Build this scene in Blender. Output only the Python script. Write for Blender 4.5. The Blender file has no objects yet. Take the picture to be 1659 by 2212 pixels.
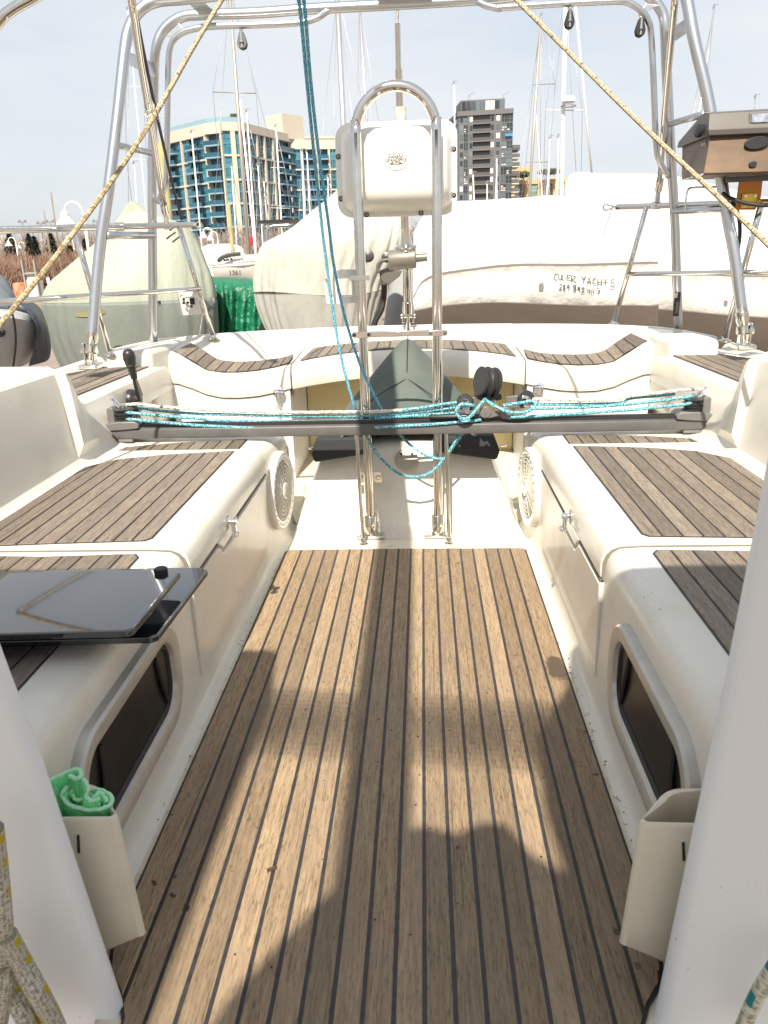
import bpy, bmesh, math, random
from mathutils import Vector, Matrix
random.seed(7)
sc = bpy.context.scene
COL = sc.collection
R = math.radians

# ---------------------------------------------------------------- camera
TH, YAW, ROLL, FPX = R(18.76), R(3.2), math.asin(.0287), 1680.0
CAM = Vector((.072, 0, 1.0))
fw = Vector((-math.sin(YAW)*math.cos(TH), math.cos(YAW)*math.cos(TH), -math.sin(TH)))
rt0 = Vector((math.cos(YAW), math.sin(YAW), 0)); up0 = rt0.cross(fw)
RT = math.cos(ROLL)*rt0 - math.sin(ROLL)*up0
UP = math.sin(ROLL)*rt0 + math.cos(ROLL)*up0
cd = bpy.data.cameras.new('camera'); cam = bpy.data.objects.new('camera', cd); COL.objects.link(cam)
cam.matrix_world = Matrix(((RT.x, UP.x, -fw.x, CAM.x), (RT.y, UP.y, -fw.y, CAM.y), (RT.z, UP.z, -fw.z, CAM.z), (0, 0, 0, 1)))
cd.sensor_fit = 'VERTICAL'; cd.sensor_height = 36; cd.lens = FPX*36/2212
cd.clip_start = .02; cd.clip_end = 3000
cd.dof.use_dof = True; cd.dof.focus_distance = 2.6; cd.dof.aperture_fstop = 12
sc.camera = cam

# ---------------------------------------------------------------- light
SUN = Vector((-.11, -.93, 1)).normalized()
w = bpy.data.worlds.new("World"); sc.world = w; w.use_nodes = True
nt = w.node_tree; nt.nodes.clear()
sky = nt.nodes.new('ShaderNodeTexSky'); sky.sky_type = 'NISHITA'; sky.sun_disc = False
sky.sun_elevation = math.asin(SUN.z); sky.sun_rotation = R(186.7)
sky.air_density = 1.0; sky.dust_density = 2.5; sky.ozone_density = 1.0
tc = nt.nodes.new('ShaderNodeTexCoord'); mp = nt.nodes.new('ShaderNodeMapping'); mp.inputs['Scale'].default_value = (1.2, 1.2, 4.5)
nz = nt.nodes.new('ShaderNodeTexNoise'); nz.inputs['Scale'].default_value = 1.25; nz.inputs['Detail'].default_value = 6; nz.inputs['Roughness'].default_value = .55
rp = nt.nodes.new('ShaderNodeMapRange'); rp.inputs[1].default_value = .34; rp.inputs[2].default_value = .66; rp.inputs[3].default_value = .52; rp.inputs[4].default_value = 1.0
mx = nt.nodes.new('ShaderNodeMix'); mx.data_type = 'RGBA'
bg = nt.nodes.new('ShaderNodeBackground'); ow = nt.nodes.new('ShaderNodeOutputWorld')
nt.links.new(tc.outputs['Generated'], mp.inputs[0]); nt.links.new(mp.outputs[0], nz.inputs['Vector']); nt.links.new(nz.outputs[0], rp.inputs[0])
nt.links.new(rp.outputs[0], mx.inputs[0]); nt.links.new(sky.outputs[0], mx.inputs[6]); mx.inputs[7].default_value = (5.45, 5.7, 5.95, 1)
nt.links.new(mx.outputs[2], bg.inputs[0]); nt.links.new(bg.outputs[0], ow.inputs[0])
bg.inputs[1].default_value = .088
sd = bpy.data.lights.new('sun', 'SUN'); so = bpy.data.objects.new('sun', sd); COL.objects.link(so)
sd.energy = 5.0; sd.angle = R(.6); sd.color = (1, .92, .78)
so.rotation_euler = SUN.to_track_quat('Z', 'Y').to_euler()
sc.view_settings.view_transform = 'Standard'; sc.view_settings.look = 'None'; sc.view_settings.gamma = 1
sc.view_settings.use_curve_mapping = False; sc.view_settings.exposure = .82
sc.render.engine = 'CYCLES'; sc.cycles.max_bounces = 8; sc.cycles.use_denoising = True

# ---------------------------------------------------------------- helpers
def at(x, y, Y=None, Z=None, X=None):
    """point of the place seen at a spot of the photograph (1659 wide) at a known distance, height or side"""
    d = fw + RT*((x-829.5)/FPX) - UP*((y-1106.0)/FPX)
    if Y is not None: t = (Y-CAM.y)/d.y
    elif Z is not None: t = (Z-CAM.z)/d.z
    else: t = (X-CAM.x)/d.x
    return CAM + d*t

ORG = {}
def lnk(o, parent=None, org=None):
    COL.objects.link(o)
    ORG[o.name] = Vector(org) if org is not None else Vector((0, 0, 0))
    if parent is not None:
        o.parent = parent; o.location = ORG[o.name] - ORG[parent.name]
    else: o.location = ORG[o.name]
    return o
def tag(o, label, cat, group=None):
    o['label'] = label; o['category'] = cat
    if group: o['group'] = group
    return o
def thing(name, label, cat, loc, group=None):
    o = bpy.data.objects.new(name, None); o.empty_display_size = .05
    lnk(o, None, loc); return tag(o, label, cat, group)
def struct(o): o['kind'] = 'structure'; return o
def stuff(o): o['kind'] = 'stuff'; return o
def copy_tree(o, parent=None):
    c = o.copy(); COL.objects.link(c); ORG[c.name] = ORG[o.name].copy()
    if parent is not None: c.parent = parent
    for ch in list(o.children): copy_tree(ch, c)
    return c

def spline(pts, n=6, closed=False):
    P = [Vector(p) for p in pts]
    if len(P) < 3 or n < 2: return P
    out = []; L = len(P)
    for i in range(L if closed else L-1):
        p1, p2 = P[i], P[(i+1) % L]
        p0 = P[i-1] if (i > 0 or closed) else p1*2-p2
        p3 = P[(i+2) % L] if (i+2 < L or closed) else p2*2-p1
        for k in range(n):
            t = k/n
            out.append(.5*((2*p1)+(p2-p0)*t+(2*p0-5*p1+4*p2-p3)*t*t+(3*p1-p0-3*p2+p3)*t**3))
    if not closed: out.append(P[-1])
    return out
def rrect(hw, hh, r, n=5):
    out = []
    for cx, cy, a in ((hw-r, hh-r, 0), (-hw+r, hh-r, 90), (-hw+r, -hh+r, 180), (hw-r, -hh+r, 270)):
        for k in range(n+1):
            t = R(a+90*k/n); out.append((cx+r*math.cos(t), cy+r*math.sin(t)))
    return out

class MB:
    """collects shapes for ONE mesh object"""
    def __init__(s): s.V = []; s.F = []; s.U = {}; s.M = []; s.mi = 0
    def _f(s, f, uv=None):
        if uv: s.U[len(s.F)] = uv
        s.F.append(tuple(f)); s.M.append(s.mi)
    def poly(s, pts):
        b = len(s.V); s.V += [Vector(p) for p in pts]; s._f(range(b, b+len(pts))); return s
    def grid(s, rows, closed=False, capa=False, capb=False):
        b = len(s.V); n = len(rows[0]); assert all(len(r) == n for r in rows)
        for r in rows: s.V += [Vector(p) for p in r]
        m = n if closed else n-1
        for i in range(len(rows)-1):
            for j in range(m):
                k = (j+1) % n
                s._f((b+i*n+j, b+i*n+k, b+(i+1)*n+k, b+(i+1)*n+j), [(i, j), (i, j+1), (i+1, j+1), (i+1, j)])
        if capa: s._f(range(b+n-1, b-1, -1))
        if capb: s._f(range(b+(len(rows)-1)*n, b+len(rows)*n))
        return s
    def box(s, c, d, rot=None):
        b = len(s.V); c = Vector(c)
        for x in (-.5, .5):
            for y in (-.5, .5):
                for z in (-.5, .5):
                    v = Vector((x*d[0], y*d[1], z*d[2]))
                    if rot is not None: v = rot @ v
                    s.V.append(c+v)
        for f in ((0, 1, 3, 2), (4, 6, 7, 5), (0, 4, 5, 1), (2, 3, 7, 6), (0, 2, 6, 4), (1, 5, 7, 3)): s._f([b+i for i in f])
        return s
    def prism(s, pts, off):
        """flat outline pts swept by vector off"""
        off = Vector(off); P = [Vector(p) for p in pts]; n = len(P); b = len(s.V)
        s.V += P + [p+off for p in P]
        s._f(range(b, b+n)); s._f(range(b+2*n-1, b+n-1, -1))
        for i in range(n): s._f((b+i, b+n+i, b+n+(i+1) % n, b+(i+1) % n))
        return s
    def tube(s, pts, r, seg=10, n=6, closed=False, caps=True):
        P = spline(pts, n, closed); L = len(P)
        if not callable(r): rr = [r]*L
        else: rr = [r(i/(L-1)) for i in range(L)]
        T = []
        for i in range(L):
            a = P[(i+1) % L] if (closed or i < L-1) else P[i]
            c = P[i-1] if (closed or i > 0) else P[i]
            T.append((a-c).normalized())
        nrm = T[0].orthogonal().normalized(); b = len(s.V); ln = 0; lens = []
        for i in range(L):
            nrm = (nrm - T[i]*nrm.dot(T[i])).normalized(); bi = T[i].cross(nrm)
            if i: ln += (P[i]-P[i-1]).length
            lens.append(ln)
            for k in range(seg):
                a = 2*math.pi*k/seg
                s.V.append(P[i]+(nrm*math.cos(a)+bi*math.sin(a))*rr[i])
        for i in range(L if closed else L-1):
            j = (i+1) % L
            lj = lens[j] if j else ln+(P[0]-P[-1]).length
            for k in range(seg):
                q = (k+1) % seg
                s._f((b+i*seg+k, b+i*seg+q, b+j*seg+q, b+j*seg+k), [(lens[i], k/seg), (lens[i], (k+1)/seg), (lj, (k+1)/seg), (lj, k/seg)])
        if caps and not closed:
            s._f(range(b+seg-1, b-1, -1)); s._f(range(b+(L-1)*seg, b+L*seg))
        return s
    def lathe(s, base, axis, prof, seg=20):
        """prof: (radius, height) along axis from base"""
        base = Vector(base); ax = Vector(axis).normalized(); u = ax.orthogonal().normalized(); v = ax.cross(u)
        rows = [[base+ax*h+(u*math.cos(2*math.pi*k/seg)+v*math.sin(2*math.pi*k/seg))*max(r, 1e-4) for k in range(seg)] for r, h in prof]
        return s.grid(rows, closed=True, capa=True, capb=True)
    def build(s, name, mat, parent=None, org=None, smooth=40, bevel=0, bseg=2, sub=0, solid=0):
        o0 = Vector(org) if org is not None else Vector((0, 0, 0))
        me = bpy.data.meshes.new(name); me.from_pydata([v-o0 for v in s.V], [], s.F)
        ms = mat if isinstance(mat, (list, tuple)) else [mat]
        for m in ms: me.materials.append(m)
        if len(ms) > 1:
            for p, i in zip(me.polygons, s.M): p.material_index = i
        if s.U:
            ul = me.uv_layers.new(name='UVMap')
            for fi, uv in s.U.items():
                p = me.polygons[fi]
                for li, t in zip(p.loop_indices, uv): ul.data[li].uv = t
        bm = bmesh.new(); bm.from_mesh(me); bmesh.ops.recalc_face_normals(bm, faces=bm.faces); bm.to_mesh(me); bm.free()
        if smooth:
            me.shade_smooth()
            if smooth < 180: me.set_sharp_from_angle(angle=R(smooth))
        o = bpy.data.objects.new(name, me); lnk(o, parent, o0 if org is not None else None)
        if solid:
            m = o.modifiers.new('s', 'SOLIDIFY'); m.thickness = solid; m.offset = -1
        if bevel:
            m = o.modifiers.new('b', 'BEVEL'); m.width = bevel; m.segments = bseg; m.limit_method = 'ANGLE'; m.angle_limit = R(30)
        if sub:
            m = o.modifiers.new('u', 'SUBSURF'); m.levels = sub; m.render_levels = sub
        return o

# ---------------------------------------------------------------- materials
def pbr(name, col, rough=.5, metal=0, var=0, vs=3, vcol=None, bump=0, bs=40, stretch=(1, 1, 1), rnd=0, coat=0, trans=0, rvar=0, detail=5, uv=False, bdist=.01, lo=.35, hi=.7, spec=.5, speck=0, spc=(.16, .12, .08)):
    m = bpy.data.materials.new(name); m.use_nodes = True; t = m.node_tree; N = t.nodes.new; L = t.links.new
    b = t.nodes['Principled BSDF']; c4 = (*col, 1)
    b.inputs['Base Color'].default_value = c4; b.inputs['Roughness'].default_value = rough; b.inputs['Metallic'].default_value = metal
    b.inputs['Coat Weight'].default_value = coat; b.inputs['Coat Roughness'].default_value = .08
    b.inputs['Transmission Weight'].default_value = trans; b.inputs['Specular IOR Level'].default_value = spec
    co = N('ShaderNodeTexCoord'); mp = N('ShaderNodeMapping'); mp.inputs['Scale'].default_value = stretch
    L(co.outputs['UV' if uv else 'Object'], mp.inputs[0])
    if var:
        n = N('ShaderNodeTexNoise'); n.inputs['Scale'].default_value = vs; n.inputs['Detail'].default_value = detail; L(mp.outputs[0], n.inputs['Vector'])
        mr = N('ShaderNodeMapRange'); mr.inputs[1].default_value = lo; mr.inputs[2].default_value = hi; mr.inputs[3].default_value = 0; mr.inputs[4].default_value = var; L(n.outputs[0], mr.inputs[0])
        x = N('ShaderNodeMix'); x.data_type = 'RGBA'; L(mr.outputs[0], x.inputs[0]); x.inputs[6].default_value = c4
        x.inputs[7].default_value = (*(vcol or tuple(v*.5 for v in col)), 1); out = x.outputs[2]
        if rvar:
            q = N('ShaderNodeMapRange'); q.inputs[3].default_value = rough-rvar; q.inputs[4].default_value = rough+rvar; L(n.outputs[0], q.inputs[0]); L(q.outputs[0], b.inputs['Roughness'])
    else: out = None
    if speck:
        sn = N('ShaderNodeTexNoise'); sn.inputs['Scale'].default_value = 95; sn.inputs['Detail'].default_value = 2; L(co.outputs['Object'], sn.inputs['Vector'])
        sl_ = N('ShaderNodeTexNoise'); sl_.inputs['Scale'].default_value = 4.5; sl_.inputs['Detail'].default_value = 3; L(co.outputs['Object'], sl_.inputs['Vector'])
        s1 = N('ShaderNodeMapRange'); s1.inputs[1].default_value = .70; s1.inputs[2].default_value = .745; L(sn.outputs[0], s1.inputs[0])
        s2 = N('ShaderNodeMapRange'); s2.inputs[1].default_value = .5; s2.inputs[2].default_value = .64; s2.inputs[4].default_value = speck; L(sl_.outputs[0], s2.inputs[0])
        sm_ = N('ShaderNodeMath'); sm_.operation = 'MULTIPLY'; L(s1.outputs[0], sm_.inputs[0]); L(s2.outputs[0], sm_.inputs[1])
        xs_ = N('ShaderNodeMix'); xs_.data_type = 'RGBA'; L(sm_.outputs[0], xs_.inputs[0]); xs_.inputs[7].default_value = (*spc, 1)
        if out: L(out, xs_.inputs[6])
        else: xs_.inputs[6].default_value = c4
        out = xs_.outputs[2]
    if rnd:
        oi = N('ShaderNodeObjectInfo'); q = N('ShaderNodeMapRange'); q.inputs[3].default_value = 1-rnd; q.inputs[4].default_value = 1+rnd; L(oi.outputs['Random'], q.inputs[0])
        h = N('ShaderNodeHueSaturation'); L(q.outputs[0], h.inputs['Value'])
        if out: L(out, h.inputs['Color'])
        else: h.inputs['Color'].default_value = c4
        out = h.outputs[0]
    if out: L(out, b.inputs['Base Color'])
    if bump:
        n2 = N('ShaderNodeTexNoise'); n2.inputs['Scale'].default_value = bs; n2.inputs['Detail'].default_value = 4; L(mp.outputs[0], n2.inputs['Vector'])
        bp = N('ShaderNodeBump'); bp.inputs['Strength'].default_value = bump; bp.inputs['Distance'].default_value = bdist; L(n2.outputs[0], bp.inputs['Height']); L(bp.outputs[0], b.inputs['Normal'])
    return m

def teak_mat(name, dark, mid, light, wet=0):
    m = bpy.data.materials.new(name); m.use_nodes = True; t = m.node_tree; N = t.nodes.new; L = t.links.new
    b = t.nodes['Principled BSDF']; b.inputs['Roughness'].default_value = .62; b.inputs['Specular IOR Level'].default_value = .35
    co = N('ShaderNodeTexCoord'); oi = N('ShaderNodeObjectInfo')
    sh = N('ShaderNodeVectorMath'); sh.operation = 'MULTIPLY_ADD'; sh.inputs[1].default_value = (1, 1, 1)
    cv = N('ShaderNodeCombineXYZ'); mu = N('ShaderNodeMath'); mu.operation = 'MULTIPLY'; mu.inputs[1].default_value = 37.0
    L(oi.outputs['Random'], mu.inputs[0]); L(mu.outputs[0], cv.inputs[1]); L(co.outputs['Object'], sh.inputs[0]); L(cv.outputs[0], sh.inputs[2])
    def noise(sx, sy, scale, det, ro=.6):
        mp = N('ShaderNodeMapping'); mp.inputs['Scale'].default_value = (sx, sy, sx*.3); L(sh.outputs[0], mp.inputs[0])
        n = N('ShaderNodeTexNoise'); n.inputs['Scale'].default_value = scale; n.inputs['Detail'].default_value = det; n.inputs['Roughness'].default_value = ro; L(mp.outputs[0], n.inputs['Vector']); return n
    g = noise(170, 12, 1, 8, .78); f = noise(400, 48, 1, 3); p = noise(9, 2.2, 1, 4)
    cr = N('ShaderNodeValToRGB'); e = cr.color_ramp.elements; e[0].position = .24; e[0].color = (*dark, 1); e[1].position = .78; e[1].color = (*light, 1)
    k = cr.color_ramp.elements.new(.5); k.color = (*mid, 1); L(g.outputs[0], cr.inputs[0])
    # fine dark pores
    mr = N('ShaderNodeMapRange'); mr.inputs[1].default_value = .33; mr.inputs[2].default_value = .47; mr.inputs[3].default_value = .38; mr.inputs[4].default_value = 1.0; L(f.outputs[0], mr.inputs[0])
    x = N('ShaderNodeMix'); x.data_type = 'RGBA'; x.blend_type = 'MULTIPLY'; x.inputs[0].default_value = .8; L(cr.outputs[0], x.inputs[6]); L(mr.outputs[0], x.inputs[7])
    ck = noise(230, 2.4, 1, 3, .5)
    cm_ = N('ShaderNodeMapRange'); cm_.inputs[1].default_value = .62; cm_.inputs[2].default_value = .70; cm_.inputs[3].default_value = 0; cm_.inputs[4].default_value = .6; L(ck.outputs[0], cm_.inputs[0])
    xk = N('ShaderNodeMix'); xk.data_type = 'RGBA'; L(cm_.outputs[0], xk.inputs[0]); L(x.outputs[2], xk.inputs[6]); xk.inputs[7].default_value = (dark[0]*.5, dark[1]*.5, dark[2]*.5, 1); x = xk
    # weathered grey and worn patches
    mr2 = N('ShaderNodeMapRange'); mr2.inputs[1].default_value = .4; mr2.inputs[2].default_value = .68; mr2.inputs[3].default_value = 0; mr2.inputs[4].default_value = .6; L(p.outputs[0], mr2.inputs[0])
    x2 = N('ShaderNodeMix'); x2.data_type = 'RGBA'; L(mr2.outputs[0], x2.inputs[0]); L(x.outputs[2], x2.inputs[6]); x2.inputs[7].default_value = (mid[0]*.78, mid[1]*.82, mid[2]*.95, 1)
    q = N('ShaderNodeMapRange'); q.inputs[3].default_value = .74; q.inputs[4].default_value = 1.25; L(oi.outputs['Random'], q.inputs[0])
    h = N('ShaderNodeHueSaturation'); L(q.outputs[0], h.inputs['Value']); L(x2.outputs[2], h.inputs['Color'])
    out = h.outputs[0]
    if wet:   # small droppings and stains worn into the sole
        mp = N('ShaderNodeMapping'); mp.inputs['Scale'].default_value = (1, .8, 1); L(co.outputs['Object'], mp.inputs[0])
        ds = N('ShaderNodeVectorMath'); ds.operation = 'DISTANCE'; ds.inputs[1].default_value = (.392, 1.715, 0)
        sq = N('ShaderNodeMapping'); sq.inputs['Scale'].default_value = (1, .45, 0); sq.inputs['Location'].default_value = (0, .943, 0); L(co.outputs['Object'], sq.inputs[0]); L(sq.outputs[0], ds.inputs[0])
        wn = N('ShaderNodeTexNoise'); wn.inputs['Scale'].default_value = 40; wn.inputs['Detail'].default_value = 5; L(co.outputs['Object'], wn.inputs['Vector'])
        wa = N('ShaderNodeMath'); wa.operation = 'MULTIPLY_ADD'; L(wn.outputs[0], wa.inputs[0]); wa.inputs[1].default_value = .03; L(ds.outputs['Value'], wa.inputs[2])
        wm = N('ShaderNodeMapRange'); wm.inputs[1].default_value = .043; wm.inputs[2].default_value = .036; wm.inputs[3].default_value = 0; wm.inputs[4].default_value = .9; L(wa.outputs[0], wm.inputs[0])
        xw = N('ShaderNodeMix'); xw.data_type = 'RGBA'; L(wm.outputs[0], xw.inputs[0]); L(out, xw.inputs[6]); xw.inputs[7].default_value = (.07, .05, .035, 1); out = xw.outputs[2]
        v = N('ShaderNodeTexNoise'); v.inputs['Scale'].default_value = 55; v.inputs['Detail'].default_value = 3; L(mp.outputs[0], v.inputs['Vector'])
        v2 = N('ShaderNodeTexNoise'); v2.inputs['Scale'].default_value = 3.1; v2.inputs['Detail'].default_value = 2; L(mp.outputs[0], v2.inputs['Vector'])
        a = N('ShaderNodeMapRange'); a.inputs[1].default_value = .66; a.inputs[2].default_value = .71; L(v.outputs[0], a.inputs[0])
        c = N('ShaderNodeMapRange'); c.inputs[1].default_value = .5; c.inputs[2].default_value = .62; L(v2.outputs[0], c.inputs[0])
        mm = N('ShaderNodeMath'); mm.operation = 'MULTIPLY'; L(a.outputs[0], mm.inputs[0]); L(c.outputs[0], mm.inputs[1])
        x3 = N('ShaderNodeMix'); x3.data_type = 'RGBA'; L(mm.outputs[0], x3.inputs[0]); L(out, x3.inputs[6]); x3.inputs[7].default_value = (.06, .035, .025, 1); out = x3.outputs[2]
    L(out, b.inputs['Base Color'])
    bp = N('ShaderNodeBump'); bp.inputs['Strength'].default_value = .5; bp.inputs['Distance'].default_value = .0022; L(g.outputs[0], bp.inputs['Height'])
    bp2 = N('ShaderNodeBump'); bp2.inputs['Strength'].default_value = .4; bp2.inputs['Distance'].default_value = .001; L(f.outputs[0], bp2.inputs['Height']); L(bp.outputs[0], bp2.inputs['Normal']); L(bp2.outputs[0], b.inputs['Normal'])
    return m

def rope_mat(name, c1, c2, c3, su=850, sv=6, fleck=.0, fcol=(.1, .06, .03), fpitch=26):
    """braided cover: little diamonds along the line's own length and girth"""
    m = bpy.data.materials.new(name); m.use_nodes = True; t = m.node_tree; N = t.nodes.new; L = t.links.new
    b = t.nodes['Principled BSDF']; b.inputs['Roughness'].default_value = .75
    co = N('ShaderNodeTexCoord'); sp = N('ShaderNodeSeparateXYZ'); L(co.outputs['UV'], sp.inputs[0])
    def M(op, a, bb):
        n = N('ShaderNodeMath'); n.operation = op
        for i, v in enumerate((a, bb)):
            if v is None: continue
            if isinstance(v, (int, float)): n.inputs[i].default_value = v
            else: L(v, n.inputs[i])
        return n.outputs[0]
    u = M('MULTIPLY', sp.outputs[0], su); v = M('MULTIPLY', sp.outputs[1], sv*math.pi)
    s1 = M('SINE', M('ADD', u, v), None); s2 = M('SINE', M('SUBTRACT', u, v), None); pr = M('MULTIPLY', s1, s2)
    n = N('ShaderNodeTexNoise'); n.inputs['Scale'].default_value = 1; n.inputs['Detail'].default_value = 2
    cv = N('ShaderNodeCombineXYZ'); L(M('MULTIPLY', sp.outputs[0], su*.24), cv.inputs[0]); L(M('MULTIPLY', sp.outputs[1], sv*.9), cv.inputs[1]); L(cv.outputs[0], n.inputs['Vector'])
    k = M('ADD', M('MULTIPLY', pr, .2), M('ADD', M('MULTIPLY', n.outputs[0], 1.9), -.45))
    cr = N('ShaderNodeValToRGB'); e = cr.color_ramp.elements; e[0].position = .25; e[0].color = (*c1, 1); e[1].position = .78; e[1].color = (*c3, 1); q = e.new(.52); q.color = (*c2, 1); L(k, cr.inputs[0])
    out = cr.outputs[0]
    if fleck:
        a = M('GREATER_THAN', M('SINE', M('MULTIPLY', sp.outputs[0], fpitch*2*math.pi), None), 1-fleck)
        bb = M('GREATER_THAN', M('SINE', M('ADD', M('MULTIPLY', sp.outputs[1], 4*math.pi), M('MULTIPLY', sp.outputs[0], 9)), None), .35)
        x = N('ShaderNodeMix'); x.data_type = 'RGBA'; L(M('MULTIPLY', a, bb), x.inputs[0]); L(out, x.inputs[6]); x.inputs[7].default_value = (*fcol, 1); out = x.outputs[2]
    L(out, b.inputs['Base Color'])
    bp = N('ShaderNodeBump'); bp.inputs['Strength'].default_value = .8; bp.inputs['Distance'].default_value = .0006; L(pr, bp.inputs['Height']); L(bp.outputs[0], b.inputs['Normal'])
    return m

GEL = pbr('gelcoat', (.69, .655, .58), .34, var=.6, vs=7, vcol=(.56, .515, .42), coat=.2, speck=.8, bump=.05, bs=3, bdist=.02, rvar=.08, lo=.5, hi=.8)
GELF = pbr('gelcoat worn floor', (.70, .645, .53), .5, var=.8, vs=22, vcol=(.42, .35, .24), speck=1, bump=.25, bs=160, bdist=.002, lo=.55, hi=.75)
BULKW = pbr('companionway white', (.78, .795, .80), .4, speck=.4, var=.2, vs=6, vcol=(.70, .71, .71))
GELW = pbr('white gelcoat', (.68, .685, .685), .38, speck=.5, var=.25, vs=9, vcol=(.66, .64, .60), coat=.2, lo=.5, hi=.75)
NONSKID = pbr('nonskid', (.66, .60, .47), .7, var=.5, vs=30, vcol=(.45, .38, .26), bump=.9, bs=420, bdist=.003)
TEAKF = teak_mat('teak sole', (.118, .078, .046), (.282, .202, .126), (.445, .33, .21), wet=1)
TEAKS = teak_mat('teak seats', (.085, .064, .048), (.195, .157, .122), (.345, .292, .232))
CAULK = pbr('caulk', (.022, .022, .026), .5, var=.5, vs=60, vcol=(.06, .06, .065))
STEEL = pbr('polished stainless', (.70, .68, .645), .09, 1, var=.3, vs=30, vcol=(.50, .45, .39), rvar=.05)
ALU = pbr('anodised aluminium', (.58, .60, .63), .30, 1, var=.3, vs=12, vcol=(.52, .54, .57), bump=.05, bs=90, bdist=.002)
CHROME = pbr('chrome', (.86, .86, .86), .06, 1)
GREYALU = pbr('grey hard anodised', (.085, .082, .080), .5, .1, var=.4, vs=14, vcol=(.14, .135, .13), bump=.05, bs=200, bdist=.001)
BLACKP = pbr('black plastic', (.022, .022, .024), .38, bump=.1, bs=250, bdist=.001)
GREYP = pbr('grey plastic', (.13, .125, .12), .45)
CANVAS = pbr('charcoal canvas', (.080, .098, .088), .85, var=.7, vs=6, vcol=(.125, .145, .13), bump=.6, bs=300, bdist=.002)
CANVASD = pbr('dark canvas band', (.022, .025, .028), .8, bump=.5, bs=300, bdist=.002)
ACRYL = pbr('smoked acrylic', (.012, .013, .016), .03, spec=1.0, coat=1.0)
PANE = pbr('dark pane', (.010, .010, .010), .28, var=.5, vs=30, vcol=(.03, .028, .026), spec=.12)
RUBBER = pbr('black rubber', (.012, .012, .013), .6)
PODW = pbr('moulded white plastic', (.72, .70, .645), .3, coat=.3, var=.2, vs=8, vcol=(.7, .66, .56), lo=.5, hi=.8)
CREAMP = pbr('cream plastic', (.66, .60, .485), .42, var=.5, vs=9, vcol=(.54, .47, .36), lo=.45, hi=.75)
TEAL = rope_mat('teal rope', (.010, .13, .19), (.035, .28, .36), (.50, .74, .76))
BLUEL = rope_mat('blue rope', (.03, .20, .33), (.06, .33, .48), (.30, .58, .68))
WHITER = rope_mat('white braid', (.25, .24, .21), (.62, .60, .54), (.82, .80, .74), su=520, sv=4)
BEIGE = rope_mat('beige rope', (.20, .15, .085), (.36, .30, .20), (.50, .43, .31), su=750, sv=5, fleck=.03, fpitch=15, fcol=(.14, .08, .045))
BEIGE2 = rope_mat('worn beige rope', (.17, .12, .06), (.36, .28, .16), (.52, .42, .27), su=420, sv=3)
YELFL = rope_mat('yellow flecked rope', (.25, .225, .17), (.46, .42, .335), (.60, .56, .47), su=1100, sv=14, fleck=.45, fpitch=22, fcol=(.48, .36, .01))
TEALFL = rope_mat('teal flecked rope', (.30, .28, .20), (.55, .53, .42), (.66, .64, .55), su=500, sv=5, fleck=.6, fpitch=16, fcol=(.01, .19, .22))
TOWEL = pbr('green terry', (.20, .80, .32), .95, var=.6, vs=60, vcol=(.12, .62, .22), bump=1, bs=330, bdist=.006)
TOWELH = pbr('pale green hem', (.42, .76, .50), .9, bump=.6, bs=300, bdist=.003)
INK = pbr('ink', (.05, .05, .05), .7)
ORANGE = pbr('heat stained bracket', (.42, .15, .012), .38, .35, var=.6, vs=9, vcol=(.38, .13, .015))
YELLOWP = pbr('yellow plate', (.68, .45, .06), .4, .3, var=.4, vs=20, vcol=(.5, .28, .03))
GRILLS = pbr('grill steel', (.135, .125, .118), .45, .5, var=.4, vs=8, vcol=(.11, .10, .09))
GRILLB = pbr('heat browned steel', (.145, .092, .052), .42, .4, var=1, vs=7, vcol=(.07, .052, .042), stretch=(1, 1, 1.6))
def polyclip(P, x0, x1):
    """outline P clipped to the strip x0..x1"""
    for lim, sg in ((x0, 1), (x1, -1)):
        out = []
        for i in range(len(P)):
            a, b = P[i-1], P[i]; da = (a[0]-lim)*sg; db = (b[0]-lim)*sg
            if da >= 0: out.append(a)
            if (da >= 0) != (db >= 0):
                t = da/(da-db); out.append((a[0]+(b[0]-a[0])*t, a[1]+(b[1]-a[1])*t))
        P = out
        if len(P) < 3: return []
    return P
def planks(parent, P, xs, zf, mat, gap=.0045, th=.006, caulk='caulking'):
    """planks laid side by side along Y inside the outline P, black caulking sunk between them"""
    ctr = (sum(p[0] for p in P)/len(P), sum(p[1] for p in P)/len(P))
    Q = [(p[0]+math.copysign(.004, p[0]-ctr[0]), p[1]+math.copysign(.004, p[1]-ctr[1])) for p in P]
    MB().prism([(x, y, zf(x, y)+.0030) for x, y in Q], (0, 0, -.004)).build(caulk, CAULK, parent, smooth=0)
    for i in range(len(xs)-1):
        c = polyclip(P, xs[i]+gap/2, xs[i+1]-gap/2)
        if len(c) < 3: continue
        dz = random.uniform(-.0004, .0006)
        MB().prism([(x, y, zf(x, y)+.0052+dz) for x, y in c], (0, 0, -th)).build('teak_plank', mat, parent, smooth=0, bevel=.0008, bseg=1)
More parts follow.
